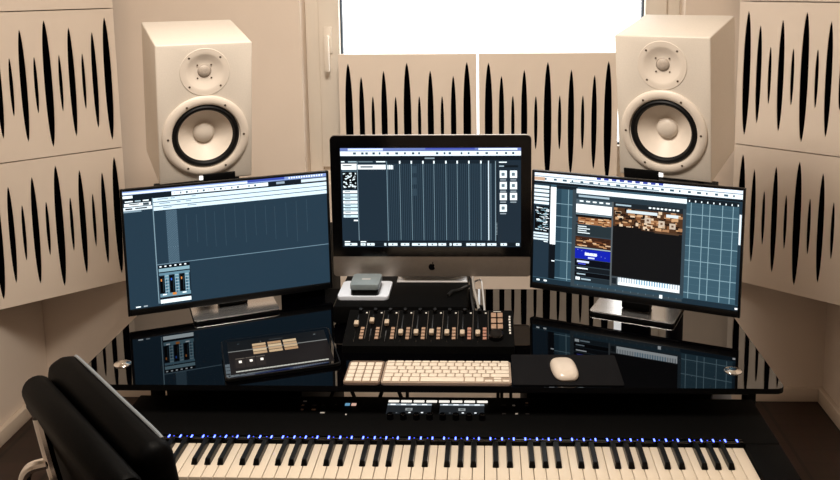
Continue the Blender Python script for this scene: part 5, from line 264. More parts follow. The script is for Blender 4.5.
# ------------------------------------------------------------------ acoustic panels
PW, PH, PT = .500, .503, .036
SLOTS = ((.07,22,20),(.163,56,14),(.245,107,9),(.327,41,16),(.411,108,9),(.496,21,20),(.583,107,9),(.665,41,16),(.749,107,9),(.831,55,14),(.93,20,20))
def panel_meshes():
    cu = bpy.data.curves.new('panel_outline', 'CURVE'); cu.dimensions = '2D'; cu.fill_mode = 'BOTH'; cu.extrude = .002
    def spl(pts):
        s = cu.splines.new('POLY'); s.points.add(len(pts)-1)
        for p, q in zip(s.points, pts): p.co = (q[0], q[1], 0, 1)
        s.use_cyclic_u = True
    spl([(-PW/2,-PH/2),(PW/2,-PH/2),(PW/2,PH/2),(-PW/2,PH/2)])
    for u, d, wd in SLOTS:
        cx = (u-.5)*PW; hl = (177.5-d)/355*PH; hw = wd/355*PW/2
        up = [(hw*max(0, 1-abs(t)**2.2)**.6, hl*t) for t in [k/14 for k in range(-14, 15)]]
        pts = [(cx+a, b) for a, b in up] + [(cx-a, b) for a, b in up[::-1][1:-1]]
        spl(pts)
    ob = bpy.data.objects.new('panel_outline', cu); COL.objects.link(ob)
    dg = bpy.context.evaluated_depsgraph_get()
    me = bpy.data.meshes.new_from_object(ob.evaluated_get(dg))
    bpy.data.objects.remove(ob)
    me.transform(Matrix.Rotation(PI/2, 4, 'X')); me.transform(Matrix.Translation((0, .002, 0)))
    me.name = 'face_board'; me.materials.clear(); me.materials.append(M['panel'])
    return me
face_me = panel_meshes()
def new_panel(label, loc, rz, group):
    t = thing('acoustic_panel', label, 'acoustic panel', loc, rz, group)
    f = bpy.data.objects.new('face_board', face_me); COL.objects.link(f); f.parent = t
    f.location = (0, 0, 0)
    return t
core0 = None
def panel(label, loc, rz, group):
    global core0
    t = new_panel(label, loc, rz, group)
    if core0 is None:
        core0 = MB().box(-PW/2+.002, PW/2-.002, 0.0042, PT, -PH/2+.002, PH/2-.002).build('absorber_core', M['absorb'], t)
        fr = MB()
        for a, b, c, d in ((-PW/2,-PW/2+.0018,-PH/2,PH/2),(PW/2-.0018,PW/2,-PH/2,PH/2),(-PW/2+.0018,PW/2-.0018,-PH/2,-PH/2+.0018),(-PW/2+.0018,PW/2-.0018,PH/2-.0018,PH/2)):
            fr.box(a, b, 0.0042, PT, c, d)
        panel.rim = fr.build('edge_rim', M['panel'], t)
    else:
        put(core0, t, (0,0,0)); put(panel.rim, t, (0,0,0))
    return t
G1 = 'slotted acoustic panels below the window'
panel('left of the two slotted beige acoustic panels under the window', (-.2845, 3.154, 1.082), 0, G1)
panel('right of the two slotted beige acoustic panels under the window', (.2235, 3.154, 1.082), 0, G1)
G2, G3 = 'slotted acoustic panels across the left corner', 'slotted acoustic panels across the right corner'
def corner(side, zc, label, grp):
    AL = math.radians(43 if side < 0 else 41); sx = .942 if side < 0 else .95      # the corner panels are a little narrower
    ex, ey = (-1.336 if side < 0 else .888), 3.128
    t = panel(label, (ex+side*PW*sx/2*math.cos(AL), ey-PW*sx/2*math.sin(AL), zc), -side*AL, grp)
    t.scale = (sx, 1, 1)
for zc, lb in ((.748,'lowest'),(1.255,'middle'),(1.762,'topmost')):
    corner(-1, zc, '%s slotted beige acoustic panel of the stack across the left room corner' % lb, G2)
    corner(1, zc+.006, '%s slotted beige acoustic panel of the stack across the right room corner' % lb, G3)

# ------------------------------------------------------------------ desk
DX0, DX1, DY0, DY1, DZ = -.907, .625, 1.757, 2.345, .75
desk = thing('desk', 'wide black glass studio desk that mirrors the three screens', 'desk', ((DX0+DX1)/2, 2.05, 0))
dcx, dcy = (DX0+DX1)/2, 2.05
def dp(b): return b.xf(Matrix.Translation((-dcx, -dcy, 0)))
dp(MB().prism(rrect(DX1-DX0, DY1-DY0, .016, 6, (DX0+DX1)/2, (DY0+DY1)/2), DZ-.012, DZ, bev=.0015)).build('glass_top', M['glass_black'], desk, smooth=False)
gt = [o for o in bpy.data.objects if o.name == 'glass_top'][0]; gt.data.materials.append(M['edge'])
for p_ in gt.data.polygons:
    if abs(p_.normal.z) < .95: p_.material_index = 1
fr = MB()
fr.box(DX0+.06, DX1-.06, DY0+.05, DY0+.09, DZ-.04, DZ-.0125, .003).box(DX0+.06, DX1-.06, DY1-.09, DY1-.05, DZ-.04, DZ-.0125, .003)
for x in (DX0+.06, DX1-.10): fr.box(x, x+.04, DY0+.09, DY1-.09, DZ-.04, DZ-.0125, .003)
dp(fr).build('steel_frame', M['blackmetal'], desk)
for x0 in (-.786, .585):
    for y0 in (1.90, 2.265): dp(MB().box(x0, x0+.026, y0, y0+.03, 0, DZ-.041, .004)).build('leg', M['matte'], desk)
jb = dp(MB().prism([(-.022,-.014), (.026,-.014), (.018,.014), (-.016,.014)], 1.902, 1.955, Matrix(((1,0,0,.532),(0,0,1,0),(0,1,0,.664),(0,0,0,1))), bev=.002)).build('junction_box', M['whitecase'], desk)
jb['label'] = 'small white box beside the right cabinet'
dp(MB().box(.505, .512, 1.91, 1.95, .65, .68)).build('mounting_clip', M['matte'], desk)
for x0, x1 in ((-.748, -.43), (.09, .505)):
    dp(MB().box(x0, x1, 1.9, 2.29, .32, DZ-.041, .004)).build('side_cabinet', M['matte'], desk)
dp(MB().box(-.80, .584, 1.535, 1.89, .572, .588, .003)).build('keyboard_tray', M['matte'], desk)
for x0 in (-.806, .585): dp(MB().box(x0+.0 if x0 > 0 else x0, x0+.02, 1.55, 1.95, .555, .60, .003)).build('tray_bracket', M['blackmetal'], desk)
for i, (px_, py_) in enumerate(((-.827, 1.857), (.538, 1.84), (-.827, 2.26), (.545, 2.26))):
    c = dp(MB().lathe([(0,.0052),(.0085,.0052),(.010,.004),(.017,.003),(.019,.0012),(.019,0),(0,0)], (px_, py_, DZ), 'Z', 32)).build('chrome_fixing', M['chrome'], desk)
    c['label'] = 'round chrome disc fixing the glass'
# thin cross braces seen through the gap under the glass
br = MB()
for a, b in ((-.40,-.34), (-.34,-.40), (-.275,-.22), (-.22,-.275)):
    br.tube([(a, 2.1, .55), (b, 2.1, .71)], .005, 8)
dp(br).build('cross_brace', M['blackmetal'], desk)

# ------------------------------------------------------------------ monitors
def lattice_rim(w, h, t, tb, y0, y1, r):
    """bezel ring: outer rounded rectangle with a rectangular opening, as four bars"""
    b = MB()
    b.box(-w/2, -w/2+t, y0, y1, -h/2, h/2, .0015).box(w/2-t, w/2, y0, y1, -h/2, h/2, .0015)
    b.box(-w/2+t, w/2-t, y0, y1, h/2-t, h/2, .0015).box(-w/2+t, w/2-t, y0, y1, -h/2, -h/2+tb, .0015)
    return b
def monitor(label, c, yaw, tilt, w, h, rects, base, front):
    root = thing('computer_monitor', label, 'monitor', (base[0], base[1], DZ), yaw, 'wide black computer monitors either side of the desktop computer')
    # position of panel centre in root space
    R = Matrix.Rotation(-yaw, 3, 'Z'); lc = R @ (Vector(c)-Vector((base[0], base[1], DZ)))
    T = Matrix.Translation(lc) @ Matrix.Rotation(-tilt, 4, 'X')
    t, tb = .006, .016
    bz = lattice_rim(w, h, t, tb, 0, .012, .003).xf(T).build('bezel', M['black'], root)
    sh = MB().box(-w/2+.001, w/2-.001, .0065, .020, -h/2+.001, h/2-.001, .003).prism(rrect(w*.8, h*.72, .03), .020, .045, XZ, bev=.006)
    sh.xf(T).build('back_shell', M['matte'], root)
    s = ui_screen('screen', rects, w-2*t, h-t-tb, root, (0,0,0))
    s.matrix_local = T @ Matrix.Translation((-w/2+t, .006, -h/2+tb)); s['label'] = 'lit screen showing a dark blue music program'
    bw, bd = .215, .165
    by = lc.y+front+bd/2
    nk = MB().box(-.037, .037, lc.y+.030, lc.y+.058, .010, lc.z+.05, .005).box(-.037, .037, by-.01, lc.y+.058, .0095, .022, .004)
    nk.build('stand_neck', M['edge'], root)
    MB().prism(rrect(bw, bd, .006, 4, 0, by), .007, .0095, bev=.0004).build('stand_base', M['base'], root, smooth=False)
    MB().prism(rrect(bw-.002, bd-.002, .006, 4, 0, by), 0, .0069).build('base_pad', M['edge'], root)
    return root
M['base'] = mat('satin_steel', (205, 205, 205), .2, metal=.9)
monitor('wide black monitor left of the desktop computer, showing a mostly empty dark screen',
        (-.6625, 2.185, .936), .414, .022, .525, .326, UI_LEFT, (-.655, 2.165), -.062)
monitor('wide black monitor right of the desktop computer, showing a brown window over blue grid',
        (.362, 2.144, .951), -.40, .046, .535, .317, UI_RIGHT, (.378, 2.165), -.018)

# ------------------------------------------------------------------ black riser with the desktop computer on it
riser = thing('monitor_riser', 'low black box under the silver desktop computer, behind the fader mixer', 'riser', (-.2175, 2.2, DZ))
MB().box(-.1675, .1675, -.115, .14, .005, .05, .004).build('body', M['matte'], riser)
for x in (-.15, .15):
    for y in (-.09, .115): MB().lathe([(0,.0049),(.012,.0049),(.012,0),(0,0)], (x, y, 0), 'Z', 16).build('foot', M['rubber'], riser)
k0 = MB().lathe([(0,-.009),(.005,-.009),(.006,-.007),(.006,0),(0,0)], (0,0,0), 'Y', 16).build('knob', M['gloss'], riser, loc=(-.12,-.1152,.028))
for i in range(1, 7): put(k0, riser, (-.12+.042*i, -.1152, .028))

mac = thing('desktop_computer', 'silver all-in-one desktop computer with black screen border in the middle of the desk', 'computer', (-.147, 2.29, DZ+.05))
MW, MH = .528, .383
T = Matrix.Translation((0, -.038, 1.011-.80))
BT = .055    # chin
b = MB().prism(rrect(MW, MH, .012), 0, .010, XZ, bev=.002)
# domed aluminium back
b.prism(rrect(MW-.01, MH-.01, .03), .010, .018, XZ, bev=.004).prism(rrect(MW*.6, MH*.62, .08), .018, .034, XZ, bev=.012)
b.xf(T @ Matrix.Translation((0,.002,0))).build('body', M['alu'], mac)
# chin plate and black glass border
MB().prism([(x, z) for x, z in rrect(MW-.001, BT, .010, 6, 0, -MH/2+BT/2) ], 0, .002, XZ).xf(T @ Matrix.Translation((0,-.0002,0))).build('chin', M['alu'], mac)
gp = [(-MW/2+.0008, -MH/2+BT), (MW/2-.0008, -MH/2+BT)] + [p for p in rrect(MW-.0016, MH-.0016, .012) if p[1] > 0]
MB().prism(gp, 0, .0022, XZ).xf(T @ Matrix.Translation((0,-.0006,0))).build('glass_border', M['gloss'], mac)
sw, sh_ = .4735, .268
s = ui_screen('screen', UI_CENTRE, sw, sh_, mac, (0,0,0))
s.matrix_local = T @ Matrix.Translation((-sw/2, -.0007, -MH/2+BT+.0265)); s['label'] = 'lit screen with dark grid of vertical lines'
# emblem: a bitten fruit with a leaf
em = []
for k in range(40):
    a = 2*PI*k/40; x = .0088*math.cos(a); z = .0088*math.sin(a)
    z *= 1.0 if z > 0 else 1.08
    if abs(math.cos(a)) < .35: z -= .0016*(1-abs(math.cos(a))/.35)*(1 if z > 0 else -1)
    d = math.hypot(x-.0115, z-.001)
    if d < .0055:
        t_ = .0055/d; x = .0115+(x-.0115)*t_; z = .001+(z-.001)*t_
        x = min(x, .0115-math.sqrt(max(0, .0055**2-(z-.001)**2)))
    em.append((x, z))
leaf = [(.0002,.0092),(.0012,.0118),(.0034,.0138),(.0040,0.0042),(.0036,.0122),(.0024,.0102)]
MB().prism(em, -.0002, .001, XZ).prism(leaf, -.0002, .001, XZ).xf(T @ Matrix.Translation((0,-.0006,-MH/2+BT/2-.001))).build('emblem', M['gloss'], mac)
# bent plate stand
st = MB().box(-.095, .095, -.036, .045, 0, .005, .002).box(-.095, .095, .040, .046, .002, .10, .002)
st.box(-.08, .08, -.003, .045, .095, .102, .002)
st.build('stand', M['silver'], mac)

# white slab and the small box on it, both on the riser
slab = tag(MB().prism(rrect(.130, .115, .010), 0, .010, bev=.001).build('storage_drive', M['whitecase'], loc=(-.316, 2.184, DZ+.05)),
           'flat white silver slab with rounded corners on the riser, left of the computer stand', 'drive')
ib = thing('audio_interface', 'small grey blue box with black base on the white slab', 'audio interface', (-.312, 2.172, DZ+.060))
MB().prism(rrect(.070, .080, .006), 0, .016, bev=.002).build('base', M['black'], ib)
MB().prism(rrect(.0735, .084, .007), .0161, .030, bev=.002).build('lid', M['greyblue'], ib)
MB().box(-.011, .011, -.004, .004, .030, .0304).build('badge', M['silver'], ib)

# cables right of the riser
def cable(label, pts, r, m, group=None): return tag(MB().tube(pts, r, 8).build('cable', m), label, 'cable', group)
GC = 'cables beside the riser'
cable('pale grey cable falling behind the computer to the desk beside the riser', [(-.06,2.335,.79),(-.042,2.29,.815),(-.034,2.18,.812),(-.022,2.12,.785),(-.018,2.095,.757),(.0,2.13,.755)], .0035, M['cable_g'], GC)
cable('black cable looping beside the riser behind the fader mixer', [(-.06,2.345,.80),(-.045,2.25,.812),(-.040,2.16,.80),(-.030,2.11,.765),(-.012,2.075,.7545),(.03,2.12,.7545)], .004, M['cable_b'], GC)
cable('thin white cable hanging down beside the riser', [(-.040,2.338,.77),(-.018,2.28,.80),(-.012,2.22,.795),(-.008,2.16,.775),(-.002,2.09,.754),(.02,2.08,.7535)], .0024, M['silver'], GC)
cable('thin black cable lying across the riser top under the screen', [(-.10,2.15,.8045),(-.09,2.17,.808),(-.07,2.19,.806),(-.05,2.20,.812),(-.042,2.215,.80),(-.039,2.225,.756),(-.01,2.20,.7545)], .0042, M['cable_b'], GC)
# tower computer behind the desk
tw = thing('tower_computer', 'tall black box standing behind the desk, next to the left monitor', 'computer', (-.522, 2.50, 0))
MB().box(-.064, .064, -.13, .13, .012, .862, .006).build('case', M['matte'], tw)
for x in (-.045, .045):
    for y in (-.1, .1): MB().lathe([(0,.0119),(.014,.0119),(.014,0),(0,0)], (x, y, 0), 'Z', 16).build('foot', M['rubber'], tw)

# ------------------------------------------------------------------ fader mixer
mx = thing('fader_mixer', 'black fader control surface with nine cream faders in front of the riser', 'mixer', (-.137, 1.985, DZ))
mw, md = .40, .128
prof = [(-md/2, .0), (md/2, 0), (md/2, .055), (-md/2, .018)]
hull = MB()
hull.prism([(y, z) for y, z in prof], -mw/2, mw/2, Matrix(((0,0,1,0),(1,0,0,0),(0,1,0,0),(0,0,0,1))), bev=.002)
hull.build('housing', M['matte'], mx)
sl = math.atan2(.037, md)
top = bpy.data.objects.new
TM = Matrix.Translation((-mw/2, -md/2, .018)) @ Matrix.Rotation(sl, 4, 'X')   # local x 0..mw, y up the slope, z out
L_ = math.hypot(md, .037)
def ontop(b): return b.xf(TM)
strip = mw*.815/9
knob0 = cap0 = None
FPOS = (.54,.62,.57,.30,.30,.31,.30,.29,.29)
for i in range(9):
    x = .025+strip*i
    ontop(MB().box(x-.001, x+.001, L_*.12, L_*.86, -.001, .0004)).build('fader_slot', M['gloss'], mx)
    ontop(MB().box(x-.0055, x+.0055, L_*FPOS[i]-.0075, L_*FPOS[i]+.0075, .003, .0125, .002).box(x-.0012, x+.0012, L_*FPOS[i]-.003, L_*FPOS[i]+.003, 0, .004)).build('fader_cap', M['fader'], mx)
    ontop(MB().lathe([(0,.011),(.004,.011),(.005,.009),(.0058,0),(0,0)], (x+.004, L_*.93, 0), 'Z', 16)).build('knob', M['gloss'], mx)
    ontop(MB().box(x+.0165, x+.0205, L_*.90, L_*.93, 0, .0006)).build('indicator', M['scribe'], mx)
    ontop(MB().box(x+.024, x+.0248, L_*.2, L_*.97, 0, .0004)).build('divider', M['dimprint'], mx)
    for k in range(4):
        ontop(MB().box(x+.0115, x+.0205, L_*(.17+.085*k), L_*(.17+.085*k)+.0085, 0, .0032, .001)).build('button', M['btn' if i not in (7,8) else 'btn2'], mx)
for r_ in range(3):
    for c_ in range(2):
        x = mw*.865+c_*.0155
        ontop(MB().box(x, x+.0125, L_*(.46+.16*r_), L_*(.46+.16*r_)+.0165, 0, .0035, .0012)).build('transport_button', M['btn'], mx)
ontop(MB().lathe([(0,.012),(.014,.012),(.0165,.010),(.018,0),(0,0)], (mw*.893, L_*.26, 0), 'Z', 32)).build('jog_wheel', M['gloss'], mx)
lg = MB()
for k in range(7):
    y = L_*(.34+.075*k); lg.box(mw*.972-(.0008 if k % 2 else 0), mw*.972+.0038, y, y+.0062, 0, .0004)
ontop(lg).build('printed_logo', M['scribe'], mx)
ontop(MB().box(mw*.88, mw*.925, L_*.955, L_*.97, 0, .0004)).build('printed_name', M['scribe'], mx)

# ------------------------------------------------------------------ computer keyboard, keypad, mouse, tablet
def rounded_key(w, d, hgt=.0022):
    return MB().prism(rrect(w, d, .0018, 3), 0, hgt, bev=.0005)
KBZ = .0075
kb = thing('computer_keyboard', 'slim white computer keyboard on the desk in front of the fader mixer', 'keyboard', (-.0885, 1.812, DZ))
MB().prism(rrect(.2795, .112, .007), .001, KBZ, bev=.001).build('base_plate', M['kbplate'], kb)
for x in (-.12,.12):
    for y in (-.045,.045): MB().lathe([(0,.001),(.004,.001),(.004,0),(0,0)], (x,y,0), 'Z', 12).build('foot', M['rubber'], kb)
kb.scale = (1, .95, 1)
kc = {}
def key(parent, x0, x1, y0, y1, mm_='kb'):
    w_, d_ = round(x1-x0-.0027, 4), round(y1-y0-.0027, 4); k = (w_, d_)
    c = ((x0+x1)/2, (y0+y1)/2, KBZ)
    if k not in kc: kc[k] = rounded_key(w_, d_).build('key', M[mm_], parent, loc=c)
    else: put(kc[k], parent, c)
U = .019; x0 = -.1365; W_ = .273
rows = ((.044,.055,[1]*14), (.0255,.044,[1]*13+[1.37]), (.0070,.0255,[1.37]+[1]*13), (-.0115,.0070,[1.65]+[1]*11+[1.72]), (-.030,-.0115,[1.15]+[1]*11+[2.22]))
for y0, y1, ws in rows:
    sc_ = W_/sum(ws); x = x0
    for w_ in ws: key(kb, x, x+w_*sc_, y0, y1); x += w_*sc_
x = x0
for w_ in (1,1,1,1.25,5,1.25,1):
    sc_ = W_/14.4; key(kb, x, x+w_*sc_, -.0535, -.030); x += w_*sc_
for y0, y1 in ((-.0535,-.0418),(-.0418,-.030)): key(kb, x+U, x+2*U, y0, y1)
key(kb, x, x+U, -.0535, -.0418); key(kb, x+2*U, x0+W_, -.0535, -.0418)
kp = thing('numeric_keypad', 'white number pad with tan border, left of the slim white keyboard', 'keypad', (-.2695, 1.812, DZ))
MB().prism(rrect(.0785, .112, .007), .001, KBZ, bev=.001).build('base_plate', M['kbplate2'], kp)
for x in (-.03,.03):
    for y in (-.045,.045): MB().lathe([(0,.001),(.004,.001),(.004,0),(0,0)], (x,y,0), 'Z', 12).build('foot', M['rubber'], kp)
kp.scale = (1, .95, 1)
for r_ in range(5):
    for c_ in range(4):
        key(kp, -.0368+.0184*c_, -.0368+.0184*(c_+1), -.0535+.0197*r_, -.0535+.0197*(r_+1))
tag(MB().prism(rrect(.236, .150, .004), 0, .0025, bev=.0006).build('mouse_pad', M['pad'], loc=(.172, 1.8385, DZ)),
    'dark grey cloth mouse pad lying right of the white keyboard', 'mouse pad')
def mouse_mesh():
    b = MB(); bm = b.bm; n, mseg = 24, 10; rows_ = []
    for j in range(mseg+1):
        t = j/mseg; ring_ = []
        for k in range(n):
            a = 2*PI*k/n; ca, sa = math.cos(a), math.sin(a)
            ex = .0285*abs(ca)**.62*(1 if ca >= 0 else -1); ey = .050*abs(sa)**.66*(1 if sa >= 0 else -1)
            f = math.cos(t*PI/2)**.45 if j < mseg else 0
            f = max(f, 0); z = .004+.0165*(math.sin(t*PI/2)**1.1)
            ring_.append(bm.verts.new((ex*f, ey*f, z*(1-.10*(ey/.050)**2 if f else 1))))
        rows_.append(ring_)
    low = [bm.verts.new((v.co.x*.94, v.co.y*.96, 0)) for v in rows_[0]]
    for A, B in zip([low]+rows_, rows_):
        for k in range(n): bm.faces.new((A[k], A[(k+1)%n], B[(k+1)%n], B[k]))
    bm.faces.new(low[::-1]); bmesh.ops.remove_doubles(bm, verts=bm.verts, dist=1e-5)
    return b
mo = mouse_mesh().build('computer_mouse', M['mouse'], loc=(.168, 1.827, DZ+.0025)); mo.rotation_euler = (0, 0, .10)
tag(mo, 'smooth white computer mouse on the dark mouse pad', 'mouse')
# tablet
TBW, TBH = .252, .172
tb = thing('tablet_computer', 'black tablet showing tan bars, propped on the desk left of the number pad', 'tablet', (-.475, 1.890, DZ), .345)
tilt = math.radians(6)
TT = Matrix.Translation((0, -TBH/2, .0)) @ Matrix.Rotation(tilt, 4, 'X')      # x, y up the face, z out
MB().prism(rrect(TBW, TBH, .010, 6, 0, TBH/2), .001, .0085, bev=.0015).xf(TT).build('case', M['black'], tb)
MB().prism(rrect(TBW-.006, TBH-.006, .008, 6, 0, TBH/2), .0085, .0092, bev=.0003).xf(TT).build('glass', M['glass_black'], tb, smooth=False)
MB().box(-TBW/2+.02, TBW/2-.02, TBH-.05, TBH-.044, -.018, .001, .001).xf(TT).build('prop_strip', M['black'], tb)
TUI = [(0,0,1,1,(26,20,18)),(0,0,1,.3,(15,17,19)),(.0,.31,1,.335,(126,128,126))]
for c_ in range(3):
    for r_ in range(4):
        TUI.append((.245+.155*c_, .155+.085*r_, .245+.155*c_+.135, .155+.085*r_+.07, ((206,176,138),(188,150,112),(216,190,152),(196,164,128))[(r_+c_)%4]))
for k in range(3): TUI += [(.06+.1*k,.55,.15+.1*k,.565,(120,110,100)), (.09+.105*k,.62,.118+.105*k,.69,(235,228,216)), (.055+.1*k,.58,.145+.1*k,.83,(44,36,32))]
TUI.sort(key=lambda q: q[4] != (26,20,18) and q[4] != (44,36,32))
TUI += [(.05,.915,.95,.95,(196,196,186))]
for k in range(26): TUI.append((.06+.034*k,.917,.066+.034*k,.94,(150,150,142)))
TUI += [(.33,.10,.34,.115,(150,150,150)),(.1,.1,.12,.11,(110,130,140)),(.88,.1,.90,.115,(150,160,165)),(.42,.08,.56,.095,(70,74,76))]
s = ui_screen('screen', TUI, TBW-.026, TBH-.026, tb, (0,0,0))
s.matrix_local = TT @ Matrix.Translation((-TBW/2+.013, .013, .0094)) @ Matrix.Rotation(-PI/2, 4, 'X')

# ------------------------------------------------------------------ stage piano / key controller
KX0, KX1 = -.712, .511
kz = .675
pn = thing('keyboard_controller', 'long black piano keyboard with blue lights above ivory keys, under the desk front', 'piano keyboard', ((KX0+KX1)/2, 1.65, .588))
ox, oy, oz = (KX0+KX1)/2, 1.65, .588
def pk(b): return b.xf(Matrix.Translation((-ox, -oy, -oz)))
# case: base, cheek blocks, rear panel
c = MB().box(KX0-.072, KX1+.072, 1.515, 1.842, oz, .645, .004)
c.box(KX0-.072, KX0-.002, 1.515, 1.655, .640, .684, .004).box(KX1+.002, KX1+.072, 1.515, 1.655, .640, .684, .004)
c.box(KX0-.072, KX1+.072, 1.655, 1.842, .640, .684, .003)
c.box(KX0-.002, KX1+.002, 1.515, 1.524, .640, .660, .002)
pk(c).build('case', M['matte'], pn)
PZ = .684
ww = (KX1-KX0)/52
KYF, KYB = 1.531, 1.6535
wk0 = MB().box(-ww/2+.0006, ww/2-.0006, KYF-oy, KYB-oy, .650-oz, kz-oz, .0012).build('white_key', M['keywhite'], pn, loc=(KX0+ww/2-ox, 0, 0))
for i in range(1, 52): put(wk0, pn, (KX0+ww*(i+.5)-ox, 0, 0))
KBF = 1.572
bk = MB(); bm = bk.bm
def quadring(x, y0, y1, z): return [bm.verts.new(p) for p in ((-x,y0,z),(x,y0,z),(x,y1,z),(-x,y1,z))]
r0 = quadring(.0062, KBF-oy, KYB-oy, kz-oz+.0002); r1 = quadring(.0048, KBF-oy+.006, KYB-oy, kz-oz+.011)
bm.faces.new(r0[::-1]); bm.faces.new(r1)
for k in range(4): bm.faces.new((r0[k], r0[(k+1)%4], r1[(k+1)%4], r1[k]))
bmesh.ops.bevel(bm, geom=[e for e in bm.edges if e.verts[0] in r1 or e.verts[1] in r1], offset=.001, segments=2, affect='EDGES')
bk0 = None
pat = {0:.56, 2:.42, 3:.60, 5:.40, 6:.5}      # white index in octave from A: A#, C#, D#, F#, G#
lights = []
for i in range(52):
    lights.append((KX0+ww*(i+.5), True))
    o7 = i % 7
    if i < 51 and o7 in (0, 2, 3, 5, 6):
        off = {0:.08, 2:-.08, 3:.08, 5:-.10, 6:0}[o7]
        x = KX0+ww*(i+1)+off*ww
        lights.append((x, False))
        if bk0 is None: bk0 = bk.build('black_key', M['keyblack'], pn, loc=(x-ox, 0, 0))
        else: put(bk0, pn, (x-ox, 0, 0))
M['led'] = mat('blue_led', (60, 90, 255), .4, emit=(84, 104, 255), es=6)
M['led_dim'] = mat('dim_blue_led', (60, 80, 220), .4, emit=(60, 80, 255), es=1.6)
pk(MB().box(KX0, KX1, 1.6555, 1.668, PZ-.002, PZ+.0015, .0006)).build('light_guide', M['gloss'], pn)
l1 = MB().box(-.0015, .0015, -.0048, .0048, 0, .0014, .0006).build('key_light', M['led'], pn, loc=(lights[0][0]-ox, 1.6605-oy, PZ+.0014-oz))
l2 = None
for x, wh in lights[1:]:
    if wh: put(l1, pn, (x-ox, 1.6605-oy, PZ+.0014-oz))
    elif l2 is None: l2 = MB().box(-.0011, .0011, -.0011, .0011, 0, .001, .0003).build('key_light', M['led_dim'], pn, loc=(x-ox, 1.661-oy, PZ+.0014-oz))
    else: put(l2, pn, (x-ox, 1.661-oy, PZ+.0014-oz))
# panel: eight soft buttons, two displays, eight knobs, small buttons
M['lit_white'] = mat('lit_white_button', (240, 240, 236), .4, emit=(245, 240, 230), es=1.1)
M['lit_blue'] = mat('lit_blue_button', (110, 160, 190), .4, emit=(105, 160, 195), es=.8)
M['lit_pink'] = mat('lit_pink_button', (220, 170, 150), .4, emit=(230, 185, 165), es=.8)
sb0 = None
for i in range(8):
    x = -.207+.0279*i
    if sb0 is None: sb0 = MB().box(-.0118, .0118, -.004, .004, 0, .002, .0008).build('soft_button', M['lit_white'], pn, loc=(x-ox, 1.818-oy, PZ-oz))
    else: put(sb0, pn, (x-ox, 1.818-oy, PZ-oz))
DUI = [(0,0,1,1,(34,38,42)),(0,0,1,.16,(170,182,190)),(.42,.42,.58,.66,(150,156,158)),(.46,.48,.54,.6,(90,96,98))]
for k in range(4): DUI += [(.06+.24*k,.02,.18+.24*k,.12,(228,234,238)), (.05+.25*k,.82,.2+.25*k,.97,(18,20,22))]
DUI += [(.5,.8,.55,.9,(220,225,228)),(.78,.8,.83,.9,(220,225,228)),(.22,.84,.25,.9,(120,125,128))]
for x0 in (-.219, -.104):
    d_ = ui_screen('display', DUI, .0965, .046, pn, (0,0,0)); d_['label'] = 'small lit colour display'
    d_.matrix_local = Matrix.Translation((x0-ox, 1.7615-oy, PZ+.0006-oz)) @ Matrix.Rotation(-PI/2, 4, 'X')
kn0 = None
for i in range(8):
    x = -.207+.0279*i
    if kn0 is None: kn0 = MB().lathe([(0,.013),(.0055,.013),(.0065,.012),(.0072,0),(0,0)], (0,0,0), 'Z', 20).build('knob', M['gloss'], pn, loc=(x-ox, 1.742-oy, PZ-oz))
    else: put(kn0, pn, (x-ox, 1.742-oy, PZ-oz))
pbs = [(-.404,1.815,.0085,'scribe'),(-.405,1.797,.006,'btn'),(-.38,1.797,.009,'matte2'),(-.36,1.797,.006,'matte2'),(-.403,1.778,.006,'btn'),(-.378,1.778,.009,'btn'),(-.356,1.764,.010,'scribe'),(-.333,1.80,.004,'matte2'),
       (-.3075,1.802,.0105,'lit_blue'),(-.2935,1.802,.0105,'lit_pink'),(-.304,1.757,.003,'scribe'),
       (.035,1.803,.011,'matte2'),(.057,1.803,.006,'scribe'),(.085,1.803,.008,'matte2'),(.086,1.815,.006,'btn'),(.062,1.766,.006,'scribe'),(.035,1.766,.008,'matte2'),(.085,1.766,.008,'matte2')]
M['matte2'] = mat('dark_button', (40, 36, 34), .5)
for x, y, wd, m_ in pbs:
    pk(MB().box(x-wd/2, x+wd/2, y-(.005 if 'lit' in m_ else .0022), y+(.005 if 'lit' in m_ else .0022), PZ, PZ+.0016, .0005)).build('panel_button', M[m_], pn)
# pitch and modulation wheels at the left end
for x in (-.757, -.732):
    pk(MB().lathe([(0,-.005),(.018,-.005),(.02,-.003),(.02,.003),(.018,.005),(0,.005)], (x, 1.60, .677), 'X', 28)).build('wheel', M['rubber'], pn)

